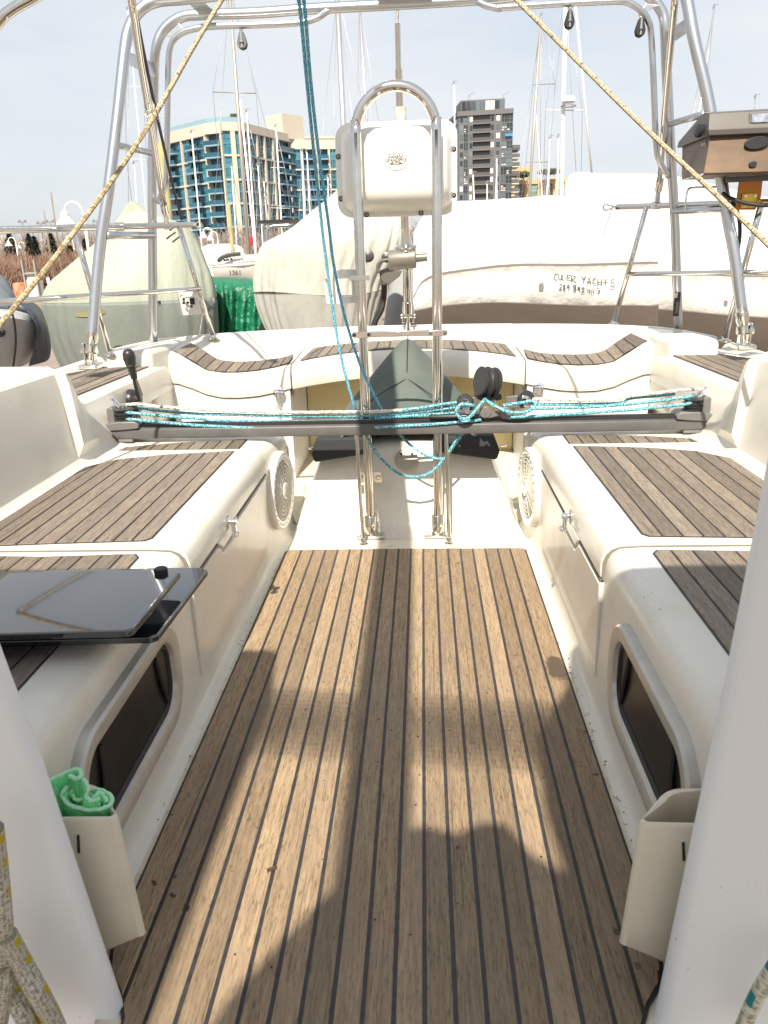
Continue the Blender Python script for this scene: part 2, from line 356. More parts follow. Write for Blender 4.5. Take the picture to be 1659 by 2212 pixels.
def loft_planks(parent, back, front, n, mat, gap=.006, th=.006):
    """short planks laid across a curved strip between two edges"""
    B = spline(back, 24); F = spline(front, 24)
    def ev(C, u):
        k = u*(len(C)-1); i = min(int(k), len(C)-2); return C[i].lerp(C[i+1], k-i)
    N = n*4
    rows = [[ev(B, k/N)+Vector((0, .004, .0015)), ev(F, k/N)+Vector((0, -.004, .0015))] for k in range(N+1)]
    MB().grid(rows).build('caulking', CAULK, parent, smooth=60)
    ln = sum((B[i+1]-B[i]).length for i in range(len(B)-1)); g = gap/ln/2
    for i in range(n):
        u0, u1 = i/n+g, (i+1)/n-g
        us = [u0+(u1-u0)*k/3 for k in range(4)]
        top = [ev(B, u)+Vector((0, 0, .0045)) for u in us]; bot = [ev(F, u)+Vector((0, 0, .0045)) for u in us]
        m = MB(); d = Vector((0, 0, -th))
        m.grid([[p+d for p in top], top, bot, [p+d for p in bot]])
        m.poly([top[0], bot[0], bot[0]+d, top[0]+d]); m.poly([top[-1], top[-1]+d, bot[-1]+d, bot[-1]])
        m.build('teak_plank', mat, parent, smooth=30)

# ================================================================ the cockpit moulding (setting)
fl = MB()
fl.grid([[(x, y, -.002) for x in (-.47, -.44, 0, .44, .47)] for y in (.80, 1.2, 1.9, 2.56, 2.72)])
fl.grid([[(x, y, -.002) for x in (-.392, 0, .392)] for y in (.45, .80)])
fl.grid([[(x, y, -.004) for x in (-1.1, -.44, 0, .44, 1.1)] for y in (2.715, 3.1, 3.5, 4.0)])
floor = struct(fl.build('floor', GELF))
FP = [(-.335, .55), (.335, .55), (.338, .70), (.350, .775), (.370, .815), (.398, .85), (.413, .90), (.415, 2.515), (.40, 2.528), (0, 2.532), (-.40, 2.528), (-.415, 2.515), (-.413, .90), (-.398, .85), (-.370, .815), (-.350, .775), (-.338, .70)]
xs = [-.416, -.363]+[-.363+.726*k/17 for k in range(1, 17)]+[.363, .416]
planks(floor, FP, xs, lambda x, y: -.002, TEAKF, gap=.0063)
for s in (-1, 1):   # rough non-slip patches beside the pedestal
    MB().prism([(s*.40, 2.74, 0), (s*.46, 2.72, 0), (s*.62, 2.84, 0), (s*.62, 3.35, 0), (s*.47, 3.35, 0)], (0, 0, .004)).build('nonslip_patch', NONSKID, floor, smooth=0)

def coam_prof(Y):
    hi = [(.955, .3845), (.985, .391), (1.0, .41), (1.006, .45), (1.022, .63), (1.030, .668), (1.055, .690), (1.20, .692), (1.24, .66), (1.46, .62), (1.49, .58), (1.52, -.9)]
    lo = [(.955, .3845), (.985, .391), (1.0, .41), (1.004, .43), (1.052, .505), (1.060, .532), (1.082, .548), (1.345, .552), (1.360, .572), (1.39, .578), (1.41, .55), (1.44, -.9)]
    t = min(max((Y-2.30)/.22, 0), 1); t = t*t*(3-2*t)*.6+t*.4
    P = [(a[0]*(1-t)+b[0]*t, a[1]*(1-t)+b[1]*t) for a, b in zip(hi, lo)]
    if Y > 2.295: P = [(a-.026*(1-t) if 2 < i < 6 else a, z) for i, (a, z) in enumerate(P)]
    if Y > 2.76: P = [(1.066, .425), (1.058, .425), (1.052, .428), (1.050, .435)]+P[4:]
    if Y < 2.29: P = [(a, z+.012*(2.29-Y)) if i > 3 else (a, z) for i, (a, z) in enumerate(P)]
    return P
for s in (-1, 1):
    m = MB()
    ys = [.80, 1.2, 1.8, 2.2, 2.285, 2.298, 2.33, 2.36, 2.39, 2.42, 2.45, 2.49, 2.53, 2.6, 2.755, 2.762, 3.0, 3.2, 3.44]
    m.grid([[(s*a, y, z) for a, z in coam_prof(y)] for y in ys])
    m.poly([(s*a, 3.44, z) for a, z in coam_prof(3.44)])
    cm = struct(m.build('coaming', GEL, smooth=28))
    # recessed wall below the overhanging helm seat
    MB().grid([[(s*1.095, y, z) for y in (2.76, 3.5)] for z in (-.01, .43)]).build('recess_wall', GEL, cm)
    MB().prism([(s*1.055, 3.42, .3), (s*1.08, 3.27, .3), (s*1.25, 3.20, .3), (s*1.265, 3.36, .3), (s*1.20, 3.60, .3), (s*1.06, 3.755, .3)], (0, 0, .32)).build('corner_block', GEL, cm, bevel=.022, bseg=3)
    HP = [(s*1.115, 2.585), (s*1.325, 2.86), (s*1.335, 3.03), (s*1.19, 3.40), (s*1.090, 3.37)]
    hx = sorted(s*(1.085+.252*k/6) for k in range(7))
    planks(cm, HP, hx, lambda x, y: .5485+.012*max(0, min(1, (abs(x)-1.1)/.3)), TEAKS)

# transom body: rim, backrest side walls and the shaded recess
RIM = [(1.26, 3.30), (1.19, 3.62), (1.06, 3.77), (.93, 3.86), (.75, 3.935), (.52, 3.99), (.26, 4.03), (0, 4.045)]
RIM = spline([(-x, y, .622) for x, y in RIM]+[(x, y, .622) for x, y in RIM[-2::-1]], 3)
m = MB()
m.grid([[p+Vector((0, -.05, -.16)) for p in RIM], [p+Vector((0, -.045, -.012)) for p in RIM], [p+Vector((0, -.035, 0)) for p in RIM], [p+Vector((0, .03, 0)) for p in RIM], [p+Vector((0, .05, -.02)) for p in RIM], [p+Vector((0, .1, -1.4)) for p in RIM]])
hull = struct(m.build('hull', GEL, smooth=60))
MB().box((0, 3.93, .2), (1.04, .02, .44)).build('transom_wall', pbr('shade tinted gelcoat', (.62, .52, .30), .45, var=.5, vs=14, vcol=(.5, .40, .2)), hull)  # yellow of shade and reflected light put into the wall's colour

# ---------------------------------------------------------------- cockpit benches
def bench(s, label):
    t = thing('cockpit_bench', label, 'bench', (s*.7, 1.8, 0))
    def prof(Y):
        d = 0 if Y < 2.4 else .022*min(1, (Y-2.4)/.3)
        return [(.425-d, -.003), (.441-d, .003), (.453-d, .022), (.457-d, .05), (.455-d, .30), (.4562-d, .337), (.460-d*.8, .356), (.469-d*.6, .372), (.484-d*.3, .3815), (.53, .3845), (.975, .3845)]
    m = MB(); ys = [.80, .9, 1.2, 1.5, 1.8, 2.1, 2.4, 2.5, 2.6, 2.7, 2.76, 2.79, 2.80]
    rows = []
    for y in ys:
        e = 0 if y < 2.7 else (.0 if y < 2.77 else (.012 if y < 2.795 else .03))
        rows.append([(s*(a+e), y, z-(e*.6 if z > .1 else 0)) for a, z in prof(y)])
    m.grid(rows); m.poly([(s*a, 2.80, z) for a, z in prof(2.80)]+[(s*1.0, 2.80, .38), (s*1.0, 2.80, -.003)])
    m.build('moulding', GEL, t, smooth=60)
    # hinged locker lid lapping over the edge of the seat, with its finger notch
    P = [(.4465, .312), (.4465, .338), (.4485, .357), (.4545, .373), (.466, .386), (.484, .392), (.53, .3935), (.968, .3935), (.968, .383), (.53, .383), (.47, .34), (.457, .312)]
    MB().grid([[(s*a, y, z) for a, z in P] for y in (1.562, 1.57, 1.7, 2.0, 2.3, 2.43, 2.438)], closed=True, capa=True, capb=True).build('locker_lid', GEL, t, smooth=50, bevel=.005)
    lid2 = MB().prism([(s*.4445, 1.79, .3135), (s*.4445, 1.835, .281), (s*.4445, 1.965, .281), (s*.4445, 2.005, .3135)], (s*.012, 0, 0))
    lid2.build('lid_tab', GEL, t, bevel=.004)
    # raised wall panel under the lid
    mm = MB(); n = -s
    f = [(1.575, .06), (1.56, .300), (1.80, .300), (1.84, .269), (1.96, .269), (2.0, .300), (2.42, .300), (2.40, .06)]
    mm.prism([(s*(.446 if z > .2 else .4535), y, z) for y, z in f], (s*.014, 0, 0)); mm.build('wall_panel', GEL, t, smooth=30, bevel=.004)
    dk = MB()
    for yy in (1.5595, 2.4405): dk.prism([(s*.75, yy-.0009, .3835), (s*.968, yy-.0009, .3835), (s*.968, yy-.0009, .3875), (s*.53, yy-.0009, .3875), (s*.486, yy-.0009, .3860), (s*.467, yy-.0009, .379), (s*.4558, yy-.0009, .367), (s*.4500, yy-.0009, .350), (s*.450, yy-.0009, .31), (s*.46, yy-.0009, .31), (s*.47, yy-.0009, .35)], (0, .0018, 0))
    for y0, y1 in ((1.565, 1.80), (1.995, 2.435)): dk.box((s*.4515, (y0+y1)/2, .3065), (.008, y1-y0, .006))
    stuff(dk.build('lid_gap', pbr('lid gap', (.17, .15, .12), .7), t, smooth=0))
    # teak
    for y0, y1, zz in ((.80, 1.538, .3845), (1.60, 2.40, .3935), (2.462, 2.60, .3845)):
        i0 = .545; o0 = .955
        c = .018
        if y1 < 1.6: Pp = [(i0, .7), (i0, y1-.02), (i0+.014, y1), (.75, y1-.012), (o0, y1), (o0, .7)]
        elif y1 < 2.5: Pp = [(i0+.012, y0), (i0, y0+.016), (i0-.004, y1-.02), (i0-.004, y1), (.75, y1-.035), (o0-.07, y1-.085), (o0, y1-.17), (o0+.005, y0-.03), (.75, y0-.012)]
        else: Pp = [(i0-.004, y0), (i0-.004, y1-.004), (.75, y1-.03), (o0-.02, y1-.09), (o0+.01, y0-.13), (.75, y0-.035)]
        if s < 0: Pp = [(-x, y) for x, y in Pp]
        X = sorted(s*(i0-.006+(o0-i0+.02)*k/10) for k in range(11))
        planks(t, Pp, X, lambda x, y, zz=zz: zz-.002, TEAKS)
    # opening hatch window let into the wall
    oy, oz, hy, hz = 1.165, .203, .245, .113
    def ring(dy, dz, r, x): return [(s*x, oy+a, oz+b) for a, b in rrect(hy-dy, hz-dz, r, 8)]
    fr = MB().grid([ring(0, 0, .088, .457), ring(.001, .001, .087, .441), ring(.006, .006, .083, .436), ring(.026, .026, .064, .436), ring(.034, .034, .057, .4395), ring(.04, .04, .052, .4535)], closed=True)
    win = fr.build('hatch_window', ALU2, t, smooth=35)
    MB().grid([ring(.034, .034, .057, .448), ring(.045, .045, .048, .446), ring(.05, .05, .044, .4515)], closed=True).build('gasket', RUBBER, win)
    MB().poly(ring(.046, .046, .048, .4505)).build('pane', PANE, win, smooth=0)
    for dy in (-.17, .17):
        MB().tube([(s*.449, oy+dy, oz-.055), (s*.446, oy+dy*.86, oz+.0), (s*.449, oy+dy*.8, oz+.06)], .0045, 8).build('hinge_arm', RUBBER, win)
    # chrome turn latch
    b = (s*.4465, 1.90, .331) if s < 0 else (s*.4465, 1.91, .334)
    lt = MB().lathe(b, (-s, 0, 0), [(0, 0), (.017, 0), (.0175, .003), (.014, .005), (.008, .006), (.0065, .016), (.008, .02), (.0075, .025), (0, .027)], 18)
    lt.box((s*.430, b[1], b[2]-.012), (.012, .006, .030)); lt.lathe((s*.430, b[1], b[2]-.030), (-s*.3, 0, -1), [(0, 0), (.009, .001), (.011, .006), (.007, .012), (0, .013)], 12)
    lt.build('latch', CHROME, t, smooth=40)
    return t
ALU2 = pbr('satin window frame', (.52, .50, .46), .38, .4, var=.5, vs=26, vcol=(.40, .38, .34), bump=.05, bs=120)
bench(-1, 'white fibreglass cockpit bench with dark acrylic boards lying over its near end')
bench(1, 'white fibreglass cockpit bench on the barbecue side with nothing lying on it')

# round loudspeakers let into the aft end of each bench wall
def speaker(s, label):
    ax = Vector((-s, -.10, 0)).normalized(); c = Vector((s*.436, 2.585, .205))
    t = thing('loudspeaker', label, 'speaker', c, 'round white loudspeakers on the bench ends')
    MB().lathe(c-ax*.02, ax, [(0, 0), (.139, 0), (.139, .03), (.132, .037), (.108, .034), (.104, .028), (0, .028)], 44).build('flange', PODW, t, smooth=35)
    g = MB().lathe(c+ax*.0095, ax, [(0, .0), (.103, .003), (.09, .006), (.03, .009), (.0, .009)], 40); g.build('grille_cloth', GRIL, t)
    u = Vector((0, 0, 1)); v = ax.cross(u)
    rb = MB()
    for r in (.10, .086, .072, .058, .044): rb.tube([c+ax*(.0187-(r-.03)*.06)+(u*math.cos(a)+v*math.sin(a))*r for a in [2*math.pi*k/36 for k in range(36)]], .0016, 5, 1, closed=True)
    for k in range(12):
        a = 2*math.pi*k/12; d = u*math.cos(a)+v*math.sin(a); rb.tube([c+ax*.0187+d*.034, c+ax*.0139+d*.103], .0014, 5, 1)
    rb.build('grille', PODW, t, smooth=60)
    MB().lathe(c+ax*.014, ax, [(0, 0), (.030, 0), (.030, .008), (.024, .010), (.02, .005), (0, .005)], 28).build('hub', PODW, t)
    nt_ = MB()
    for k in range(28):
        a = 2*math.pi*k/28+.05; d = u*math.cos(a)+v*math.sin(a); nt_.box(c+ax*.0165+d*.121, (.004, .004, .004))
    stuff(nt_.build('rim_notch', PODW, t, smooth=0))
GRIL = pbr('grille mesh', (.50, .465, .38), .8, bump=1, bs=900, bdist=.004)
speaker(-1, 'round white loudspeaker on the bench that carries the acrylic boards')
speaker(1, 'round white loudspeaker on the bench wall of the barbecue side')

# ---------------------------------------------------------------- stern seats
GELS = GEL
for s in (-1, 1): MB().prism([(s*.5136, 3.46, .40), (s*.5136, 3.46, .50), (s*.5136, 3.66, .512), (s*.5136, 3.80, .520), (s*.5136, 3.90, .58), (s*.5136, 3.96, .585), (s*.5136, 3.96, .40)], (s*.0018, 0, 0)).build('divider', GEL, hull, smooth=0)
def stern_side(s, label):
    t = thing('stern_bench', label, 'seat', (s*.78, 3.5, .4), 'seat sections across the stern')
    A = [1.058, 1.02, .96, .90, .83, .75, .67, .59, .517]
    seam = [.452, .447, .425, .398, .382, .380, .386, .40, .418]
    ft = [.592, .578, .535, .50, .488, .487, .493, .506, .522]
    bk = [.602, .590, .553, .517, .504, .503, .507, .518, .532]
    rim = []
    for a in A:
        for i in range(len(RIM)-1):
            p, q = RIM[i], RIM[i+1]
            if -p.x >= a >= -q.x: rim.append(p.y+(q.y-p.y)*((a+p.x)/(p.x-q.x)) if abs(p.x-q.x) > 1e-6 else p.y); break
    rows = []
    Yb = [min(3.68, r-.09) for r in rim]
    def row(f): return [(s*a, *f(i)) for i, a in enumerate(A)]
    rows = [row(lambda i: (3.46, seam[i])), row(lambda i: (3.425, seam[i]+.002)), row(lambda i: (3.418, seam[i]+.02)), row(lambda i: (3.42, ft[i]-.045)), row(lambda i: (3.428, ft[i]-.016)), row(lambda i: (3.445, ft[i]-.003)), row(lambda i: (3.47, ft[i])),
            row(lambda i: (Yb[i], bk[i])), row(lambda i: (Yb[i]+.02, bk[i]+.006) if i < 5 else (Yb[i]+.02+(rim[i]-.135-Yb[i]-.02)*min(1, (i-4)/2.5), bk[i]+.006)), row(lambda i: (rim[i]-.06, .592 if bk[i] < .58 else .61)), row(lambda i: (rim[i]-.045, .618)), row(lambda i: (rim[i]-.03, .6245)), row(lambda i: (rim[i], .6245))]
    m = MB().grid(rows)
    for q in (0, -1): m.poly([r[q] for r in rows]+[(rows[0][q][0], rows[-1][q][1], .37), (rows[0][q][0], rows[0][q][1], .37)])
    m.build('seat', GELS, t, smooth=60)
    idx = [1, 2, 3, 4, 5, 6, 7, 8]
    bkp = [Vector((s*A[i], Yb[i]-.01, bk[i]+(.009 if i < 3 else .004))) for i in idx]; frp = [Vector((s*(A[i]+(.02 if i == 1 else 0)), 3.47, ft[i]+(.009 if i < 3 else .004))) for i in idx]
    bkp[-1].x = s*.535; frp[-1].x = s*.525
    loft_planks(t, bkp, frp, 11, TEAKS)
    # moulded locker front below
    MB().prism([(s*1.055, 3.435, -.004), (s*.525, 3.435, -.004), (s*.525, 3.435, .414), (s*.59, 3.435, .396), (s*.67, 3.435, .382), (s*.75, 3.435, .376), (s*.83, 3.435, .378), (s*.90, 3.435, .394), (s*.96, 3.435, .421), (s*1.02, 3.435, .443), (s*1.055, 3.435, .448)], (0, .5, 0)).build('locker_front', GELW, t)
    b = Vector((s*.57, 3.412, .404))
    MB().lathe(b, (0, -1, .15), [(0, 0), (.024, 0), (.025, .004), (.02, .006), (.007, .007), (.006, .016), (.008, .02), (0, .022)], 20).box(b+Vector((0, -.016, -.012)), (.012, .006, .026)).build('latch', CHROME, t)
    return t
stern_side(-1, 'white stern seat section behind the black throttle lever, curved teak strip')
stern_side(1, 'white stern seat section below the handwritten wrapped boat, curved teak strip')
t = thing('stern_bench', 'middle stern seat section behind the canvas cover, long shallow teak strip', 'seat', (0, 3.6, .4), 'seat sections across the stern')
X = [-.512, -.44, -.34, -.22, -.1, 0, .1, .22, .34, .44, .512]
def cy(x): return 3.44+.19*(1-(x/.512)**2)
def cs(x): return .412+.02*(1-(x/.512)**2)
def cf(x): return .522+.030*(1-(x/.512)**2)**.8 if abs(x) < .512 else .522
rimY = lambda x: 4.045-.055*(x/.52)**2
rows = [[(x, cy(x)+.04, cs(x)) for x in X], [(x, cy(x), cs(x)+.002) for x in X], [(x, cy(x)-.006, cs(x)+.02) for x in X], [(x, cy(x)-.004, cf(x)-.03) for x in X], [(x, cy(x)+.015, cf(x)-.006) for x in X], [(x, cy(x)+.04, cf(x)-.001) for x in X],
        [(x, rimY(x)-.14, cf(x)+.012) for x in X], [(x, rimY(x)-.12, cf(x)+.018) for x in X], [(x, rimY(x)-.055, .610) for x in X], [(x, rimY(x)-.04, .622) for x in X], [(x, rimY(x)-.028, .626) for x in X], [(x, rimY(x), .626) for x in X]]
m = MB().grid(rows)
for q in (0, -1): m.poly([r[q] for r in rows]+[(rows[0][q][0], rows[-1][q][1], .37), (rows[0][q][0], rows[0][q][1], .37)])
m.build('seat', GELS, t, smooth=60)
xx = [-.482, -.40, -.28, -.14, 0, .14, .28, .40, .482]
loft_planks(t, [Vector((x*.97, rimY(x)-.145, cf(x)+.0125)) for x in xx], [Vector((x, cy(x)+.045, cf(x)+.001)) for x in xx], 19, TEAKS)

# ---------------------------------------------------------------- companionway sides in the foreground
def bulkhead(s):
    px = [(-34, 1335), (0, 1430), (80, 1640), (160, 1880), (240, 2120), (275, 2225), (320, 2360)] if s < 0 else [(1672, 965), (1659, 1030), (1600, 1330), (1570, 1480), (1500, 1810), (1415, 2212), (1385, 2360)]
    m = MB()
    m.grid([[(p.x+s*.6, p.y-.012, p.z), (p.x+s*.05, p.y-.0115, p.z), (p.x+s*.014, p.y-.011, p.z), (p.x+s*.007, p.y-.0085, p.z), (p.x+s*.002, p.y-.002, p.z), (p.x, p.y+.008, p.z), (p.x+s*.004, p.y+.017, p.z), (p.x+s*.014, p.y+.020, p.z), (p.x+s*.6, p.y+.02, p.z)] for p in [at(x, y, Y=.785) for x, y in px]])
    return struct(m.build('companionway_wall', BULKW, smooth=60))
for s in (-1, 1): bulkhead(s)

# ---------------------------------------------------------------- steering pedestal and its cover
t = thing('steering_pedestal', 'white moulded steering pedestal rising at the aft end of the teak sole', 'pedestal', (0, 2.9, 0))
m = MB(); sec = [(2.640, -.001, .43, 3.45), (2.668, .004, .418, 3.44), (2.690, .016, .408, 3.42), (2.705, .04, .399, 3.40), (2.79, .215, .330, 3.35), (2.828, .285, .306, 3.30), (2.838, .300, .29, 3.28), (2.86, .308, .25, 3.24)]
m.grid([[(x*q[2], q[0], q[1]) for x in (-1, -.97, -.5, 0, .5, .97, 1)]+[(q[2]*1.02, q[0]+.03, q[1]), (q[2]*1.02, q[3], q[1]), (-q[2]*1.02, q[3], q[1]), (-q[2]*1.02, q[0]+.03, q[1])] for q in sec], closed=True, capb=True)
m.build('body', GEL, t, smooth=50)
nrm = Vector((0, -.9, .42)).normalized()
pc = Vector((.006, 2.803, .25))
rp_ = MB().lathe(pc-nrm*.004, nrm, [(0, 0), (.043, 0), (.043, .010), (.040, .013), (0, .014)], 28).build('cover_plate', pbr('grey cap', (.40, .36, .29), .4, .4), t)
sb = MB()
for k in range(4): sb.lathe(pc+nrm*.009+Vector((math.cos(k*1.57+.78)*.029, 0, math.sin(k*1.57+.78)*.029)), nrm, [(0, 0), (.006, 0), (.005, .002), (0, .002)], 10)
sb.build('plate_screw', STEEL, rp_)

def tent():
    Ap = Vector((.012, 3.10, .668)); K = Vector((.008, 2.99, .50))
    m = MB()
    # cross sections from the front hem to the back, each an inverted V with soft shoulders
    S = [ # y, z bottom, half width bottom, z ridge, half width shoulder, z shoulder
        (2.795, .268, .328, .385, .20, .372), (2.83, .262, .335, .43, .175, .40), (2.90, .268, .33, .475, .15, .425), (2.985, .275, .325, .52, .115, .46), (3.03, .285, .315, .60, .075, .545), (3.07, .29, .31, .645, .05, .605), (3.11, .30, .30, .668, .042, .642), (3.16, .30, .28, .655, .04, .625), (3.24, .28, .25, .55, .03, .5), (3.30, .26, .2, .40, .02, .36)]
    rows = []
    for y, zb, hb, zr, hs, zs in S:
        r = []
        for sgn in (-1, 1):
            q = [(sgn*hb, zb-.012), (sgn*(hb+.004), zb), (sgn*(hb*.98), zb+.05), (sgn*(hb*.52+hs*.48), zb*.45+zs*.55), (sgn*(hb*.2+hs*.8), zb*.17+zs*.83), (sgn*hs, zs), (sgn*hs*.5, zr-.3*(zr-zs))]
            if sgn < 0: r += q+[(0, zr)]
            else: r += q[::-1]
        rows.append([(x+.008, y-.05*abs(x) if y < 2.9 else y, z) for x, z in r])
    m.grid(rows); m.poly(rows[-1])
    return m
cv = thing('canvas_cover', 'charcoal canvas cover drawn to a peak over the steering pedestal', 'cover', (0, 3.0, .3))
tent().build('cloth', CANVAS, cv, smooth=75, sub=1)
for s in (-1, 1):
    hm = MB().prism([(s*.12, 2.772, .285), (s*.335, 2.762, .255), (s*.348, 2.775, .285), (s*.325, 2.772, .345), (s*.12, 2.775, .345)], (0, .06, 0)); hm.build('hem_band', CANVASD, cv, bevel=.008)
sm = MB()
sm.tube([(.012, 3.10, .671), (.010, 3.05, .628), (.008, 2.99, .527), (.008, 2.985, .523)], .0022, 6)
for s in (-1, 1): sm.tube([(.008, 2.985, .523), (s*.08, 2.93, .484), (s*.16, 2.86, .432), (s*.205, 2.80, .385)], .0022, 6)
sm.build('seam', CANVASD, cv)
zp = MB()
for s in (-1, 1): zp.lathe((s*.345+.008, 2.80, .30), (s, -.2, .1), [(0, 0), (.004, 0), (.004, .02), (0, .021)], 8)
stuff(zp.build('turn_button', STEEL, cv))

# ---------------------------------------------------------------- pedestal guard
gd = thing('pedestal_guard', 'polished steel hoop guard standing before the white instrument pod', 'guard rail', (0, 2.66, 0))
arc = [(-.006+.125*math.cos(R(180-15*k)), 2.66, 1.338+.128*math.sin(R(15*k))) for k in range(13)]
MB().tube([(-.128, 2.66, .01), (-.129, 2.66, .35), (-.131, 2.66, .9)]+arc+[(.119, 2.66, .9), (.118, 2.66, .35), (.118, 2.66, .01)], .017, 16, 4).build('hoop', STEEL, gd, smooth=180)
for x in (-.128, .118):
    m = MB().box((x, 2.655, .007), (.098, .05, .012)); b = m.build('base_plate', STEEL, gd, bevel=.004)
    MB().lathe((x, 2.66, .012), (0, 0, 1), [(0, 0), (.0235, 0), (.0235, .068), (.021, .072), (0, .072)], 20).build('socket', STEEL, b)
    ss = MB()
    for q in (.022, .05): ss.lathe((x, 2.637, q), (0, -1, 0), [(0, 0), (.005, 0), (.004, .002), (0, .002)], 8)
    for q in (-.04, .04): ss.lathe((x+q, 2.64, .013), (0, 0, 1), [(0, 0), (.006, 0), (.004, .003), (0, .003)], 8)
    ss.build('screw', pbr('dull screw', (.32, .30, .27), .4, .9), b)
m = MB().box((-.006, 2.636, .7285), (.31, .006, .020)); m.build('clamp_bar', STEEL, gd, bevel=.003)
for x in (-.132, .120):
    b = MB().prism([(x+px, 2.6375+.0, .7285+pz) for px, pz in rrect(.033, .010, .009, 4)], (0, -.014, 0)).build('clamp', STEEL, gd, bevel=.002)
    s2 = MB()
    for q in (-.024, .024): s2.lathe((x+q, 2.6235, .7285), (0, -1, 0), [(0, 0), (.006, 0), (.004, .003), (0, .003)], 10)
    s2.build('screw', GREYALU, b)
b = MB().box((-.128, 2.70, .215), (.088, .008, .044)).build('lower_clamp', STEEL, gd, bevel=.003)
s2 = MB()
for q in (-.031, .031): s2.lathe((-.128+q, 2.697, .215), (0, -1, 0), [(0, 0), (.009, 0), (.009, .004), (.005, .009), (0, .009)], 10)
s2.build('bolt', STEEL, b)
for x0, x1, lab in ((-.160, -.1495, 'thin steel rod beside the guard leg that has the cup holder'), (.146, .156, 'thin steel rod beside the guard leg without a cup holder')):
    rd = thing('support_rod', lab, 'support rod', (x1, 2.585, 0), 'rods holding up the traveller')
    MB().tube([(x1, 2.585, 0), (x0, 2.60, .395)], .0074, 10, 1).build('rod', STEEL, rd)
    MB().lathe((x1, 2.585, -.002), (0, .03, 1), [(0, 0), (.017, 0), (.017, .005), (.011, .009), (.011, .02), (.0075, .026), (0, .026)], 16).build('foot', STEEL, rd)

# ---------------------------------------------------------------- instrument pod
pd = thing('instrument_pod', 'white plastic instrument pod held in the steel hoop guard', 'instrument pod', (-.01, 2.76, 1.1))
c = Vector((-.011, 0, 1.246))
def ring(hw, hh, r, y, dz=0): return [(c.x+a, y, c.z+b+dz) for a, b in rrect(hw, hh, r, 7)]
MB().grid([ring(.195, .138, .045, 2.86), ring(.2015, .146, .05, 2.856), ring(.2025, .147, .05, 2.83), ring(.2005, .145, .048, 2.822), ring(.186, .132, .042, 2.819), ring(.184, .130, .042, 2.81), ring(.178, .125, .045, 2.775, .001), ring(.168, .115, .048, 2.735, .004), ring(.156, .103, .050, 2.712, .007), ring(.13, .078, .04, 2.702, .009), ring(.06, .03, .02, 2.700, .01)], closed=True, capa=True, capb=True).build('shell', PODW, pd, smooth=60)
for x, z in ((-.114, .124), (.094, .126), (-.193, .045), (-.190, -.085), (.190, .056), (.190, -.085), (-.105, -.138), (.08, -.138)):
    b = MB().lathe((c.x+x, 2.822, c.z+z), (0, -1, 0), [(0, 0), (.0085, 0), (.0085, .003), (.006, .005), (0, .005)], 14).build('washer', RUBBER, pd)
    MB().lathe((c.x+x, 2.817, c.z+z), (0, -1, 0), [(0, 0), (.0056, 0), (.0045, .003), (0, .003)], 12).build('screw', pbr('pod screw', (.30, .27, .22), .35, .9), b)
yb = 2.6985
bc = at(855.5, 347, Y=yb)
def oval(hw, hh, y, n=40): return [(bc.x+hw*math.cos(2*math.pi*k/n), y, bc.z+hh*math.sin(2*math.pi*k/n)) for k in range(n)]
bd = MB().prism(oval(.0395, .0275, yb), (0, -.0007, 0)).build('badge', pbr('badge ivory', (.78, .75, .64), .4), pd, smooth=0)
MB().grid([oval(.0395, .0275, yb-.0009), oval(.039, .027, yb-.0009)], closed=True).build('badge_edge', pbr('badge line', (.35, .34, .3), .6), bd, smooth=0)
def text(name, body, size, loc, parent, mat, rot=(R(90), 0, 0), sx=1, ext=.0002, off=0, align='CENTER'):
    cu = bpy.data.curves.new(name, 'FONT'); cu.body = body; cu.size = size; cu.align_x = align; cu.align_y = 'CENTER'; cu.extrude = ext; cu.offset = off
    q = bpy.data.objects.new('tmp', cu); COL.objects.link(q); me = bpy.data.meshes.new_from_object(q.evaluated_get(bpy.context.evaluated_depsgraph_get()))
    bpy.data.objects.remove(q); me.materials.clear(); me.materials.append(mat)
    o = bpy.data.objects.new(name, me); lnk(o, parent); o.location = Vector(loc)-ORG[parent.name]; o.rotation_euler = rot; o.scale = (sx, 1, 1); return stuff(o)
BI = pbr('badge ink', (.07, .065, .06), .5); BW = pbr('badge white', (.8, .78, .7), .5)
MB().prism([(bc.x+a, yb-.0008, bc.z+.0150+b) for a, b in rrect(.0245, .0062, .0022, 3)], (0, -.0004, 0)).build('badge_bar', BI, bd, smooth=0)
text('lettering', 'NAVPOD', .0112, (bc.x, yb-.0015, bc.z+.0150), bd, BW, sx=1.12, off=.0003)
text('lettering', 'GRANDPRIX', .0158, (bc.x, yb-.0010, bc.z+.0005), bd, BI, sx=.78, off=.0006)
MB().prism([(bc.x+a, yb-.0008, bc.z-.0085+b) for a, b in ((-.034, 0), (-.02, .0009), (-.014, .0036), (.014, .0036), (.02, .0009), (.034, 0), (.02, -.0009), (.014, -.0036), (-.014, -.0036), (-.02, -.0009))], (0, -.0004, 0)).build('badge_swash', BI, bd, smooth=0)
text('lettering', 'SERIES', .0072, (bc.x, yb-.0015, bc.z-.0085), bd, BW, sx=1.0)

